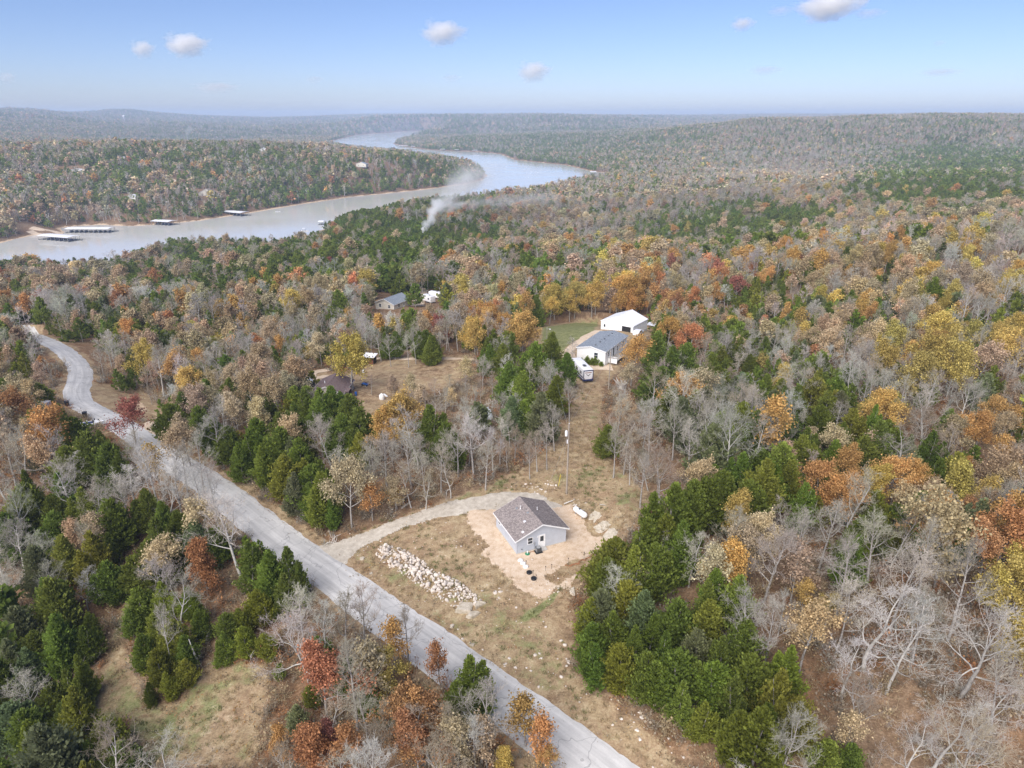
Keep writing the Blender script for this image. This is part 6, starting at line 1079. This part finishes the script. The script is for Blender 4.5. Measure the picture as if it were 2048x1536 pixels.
cm_ = puff_mat("cloud_vapour", .005, (1, 1, 1), 2.1, .30); cw_ = puff_mat("thin_cloud_vapour", .0014, (1, 1, 1), 2.3, .28)
bm = bmesh.new(); bmesh.ops.create_icosphere(bm, subdivisions=2, radius=1.02); cme = bpy.data.meshes.new("cloud"); bm.to_mesh(cme); bm.free(); cme2 = cme.copy(); cme.materials.append(cm_); cme2.materials.append(cw_)
for k, (u_, v_, w_, h_, thin, lb) in enumerate([(284, 97, 46, 30, 0, "small white cloud left of the larger one on the left"), (370, 88, 86, 40, 0, "wide white cloud at the upper left"), (884, 64, 80, 42, 0, "white cloud at the top middle"), (1066, 142, 62, 36, 0, "low white cloud right of the middle"), (1658, 10, 120, 50, 0, "largest white cloud cut by the top border"), (1485, 47, 44, 24, 0, "small cloud left of the largest cloud"), (1560, 21, 50, 18, 1, "thin cloud just left of the largest cloud"), (1738, 26, 60, 18, 1, "thin wisp just right of the largest cloud"), (1880, 144, 70, 14, 1, "flat wisp low at the right"), (1530, 140, 60, 16, 1, "faint wisp low right of the middle"), (430, 174, 90, 18, 1, "faint flat wisp low at the left"), (12, 154, 40, 20, 1, "faint wisp at the left border"), (1878, 86, 24, 12, 1, "tiny wisp high at the right"), (902, 155, 36, 12, 1, "tiny faint wisp below the top middle cloud"), (628, 158, 36, 12, 1, "tiny faint wisp left of the middle")]):
    t_ = 21000; q = at(u_, v_, t_); o = obj("cloud", cme2 if thin else cme, None, q, random.uniform(-.3, .3)); s = t_ / FPX; o.scale = (w_ * s * .78, w_ * s * .5, h_ * s * .8); tag(o, lb, "cloud", "clouds")
# smoke of a brush fire beyond the colourful woods
sp = [(849, 477, 618, 4), (849, 464, 620, 7), (853, 448, 624, 11), (862, 432, 632, 13), (876, 414, 645, 17), (895, 394, 670, 23), (922, 372, 705, 30), (952, 350, 750, 34), (972, 336, 780, 24)]
r9 = np.random.default_rng(3)
sm_ = [puff_mat(f"smoke_{k}", d, (1, 1, 1), 1.8, t) for k, (d, t) in enumerate(((.7, .03), (.22, .10), (.05, .17), (.013, .14)))]; sme = []
for m_ in sm_: q = cme.copy(); q.materials.clear(); q.materials.append(m_); sme.append(q)
def smoke(label, pts_):
    q0 = at(*pts_[0][:3]); t = thing("smoke", label, "smoke", q0); t["kind"] = "stuff"
    for u_, v_, t_, rx, rz, lv in pts_:
        s = t_ / FPX; c = obj("puff", sme[lv], t, at(u_, v_, t_) - q0, r9.uniform(0, 6)); c.rotation_euler = (r9.uniform(-.4, .4), r9.uniform(-.4, .4), r9.uniform(0, 6.28)); c.scale = (rx * s, rx * s, rz * s)
smoke("pale smoke column drifting over the lake", [(849, 472, 612, 5, 9, 0), (848, 461, 613, 8, 10, 0), (852, 449, 615, 11, 12, 1), (862, 440, 618, 12, 14, 1), (864, 425, 622, 14, 15, 1), (876, 412, 628, 20, 20, 1), (892, 400, 640, 28, 22, 2), (905, 384, 660, 34, 26, 2), (926, 368, 690, 42, 30, 2), (948, 352, 720, 52, 34, 3), (968, 342, 740, 56, 30, 3), (940, 362, 700, 60, 34, 3)])
smoke("thin smoke drifting right above the far trees", [(905, 412, 650, 36, 16, 2), (950, 406, 690, 48, 18, 3), (1000, 402, 730, 56, 18, 3), (1055, 398, 780, 52, 16, 3), (1100, 394, 820, 44, 14, 3)])
smoke("tiny smoke column on the hazy left hills", [(374, 272, 2800, 5, 7, 3), (376, 265, 2820, 8, 8, 3), (380, 258, 2850, 10, 8, 3)])
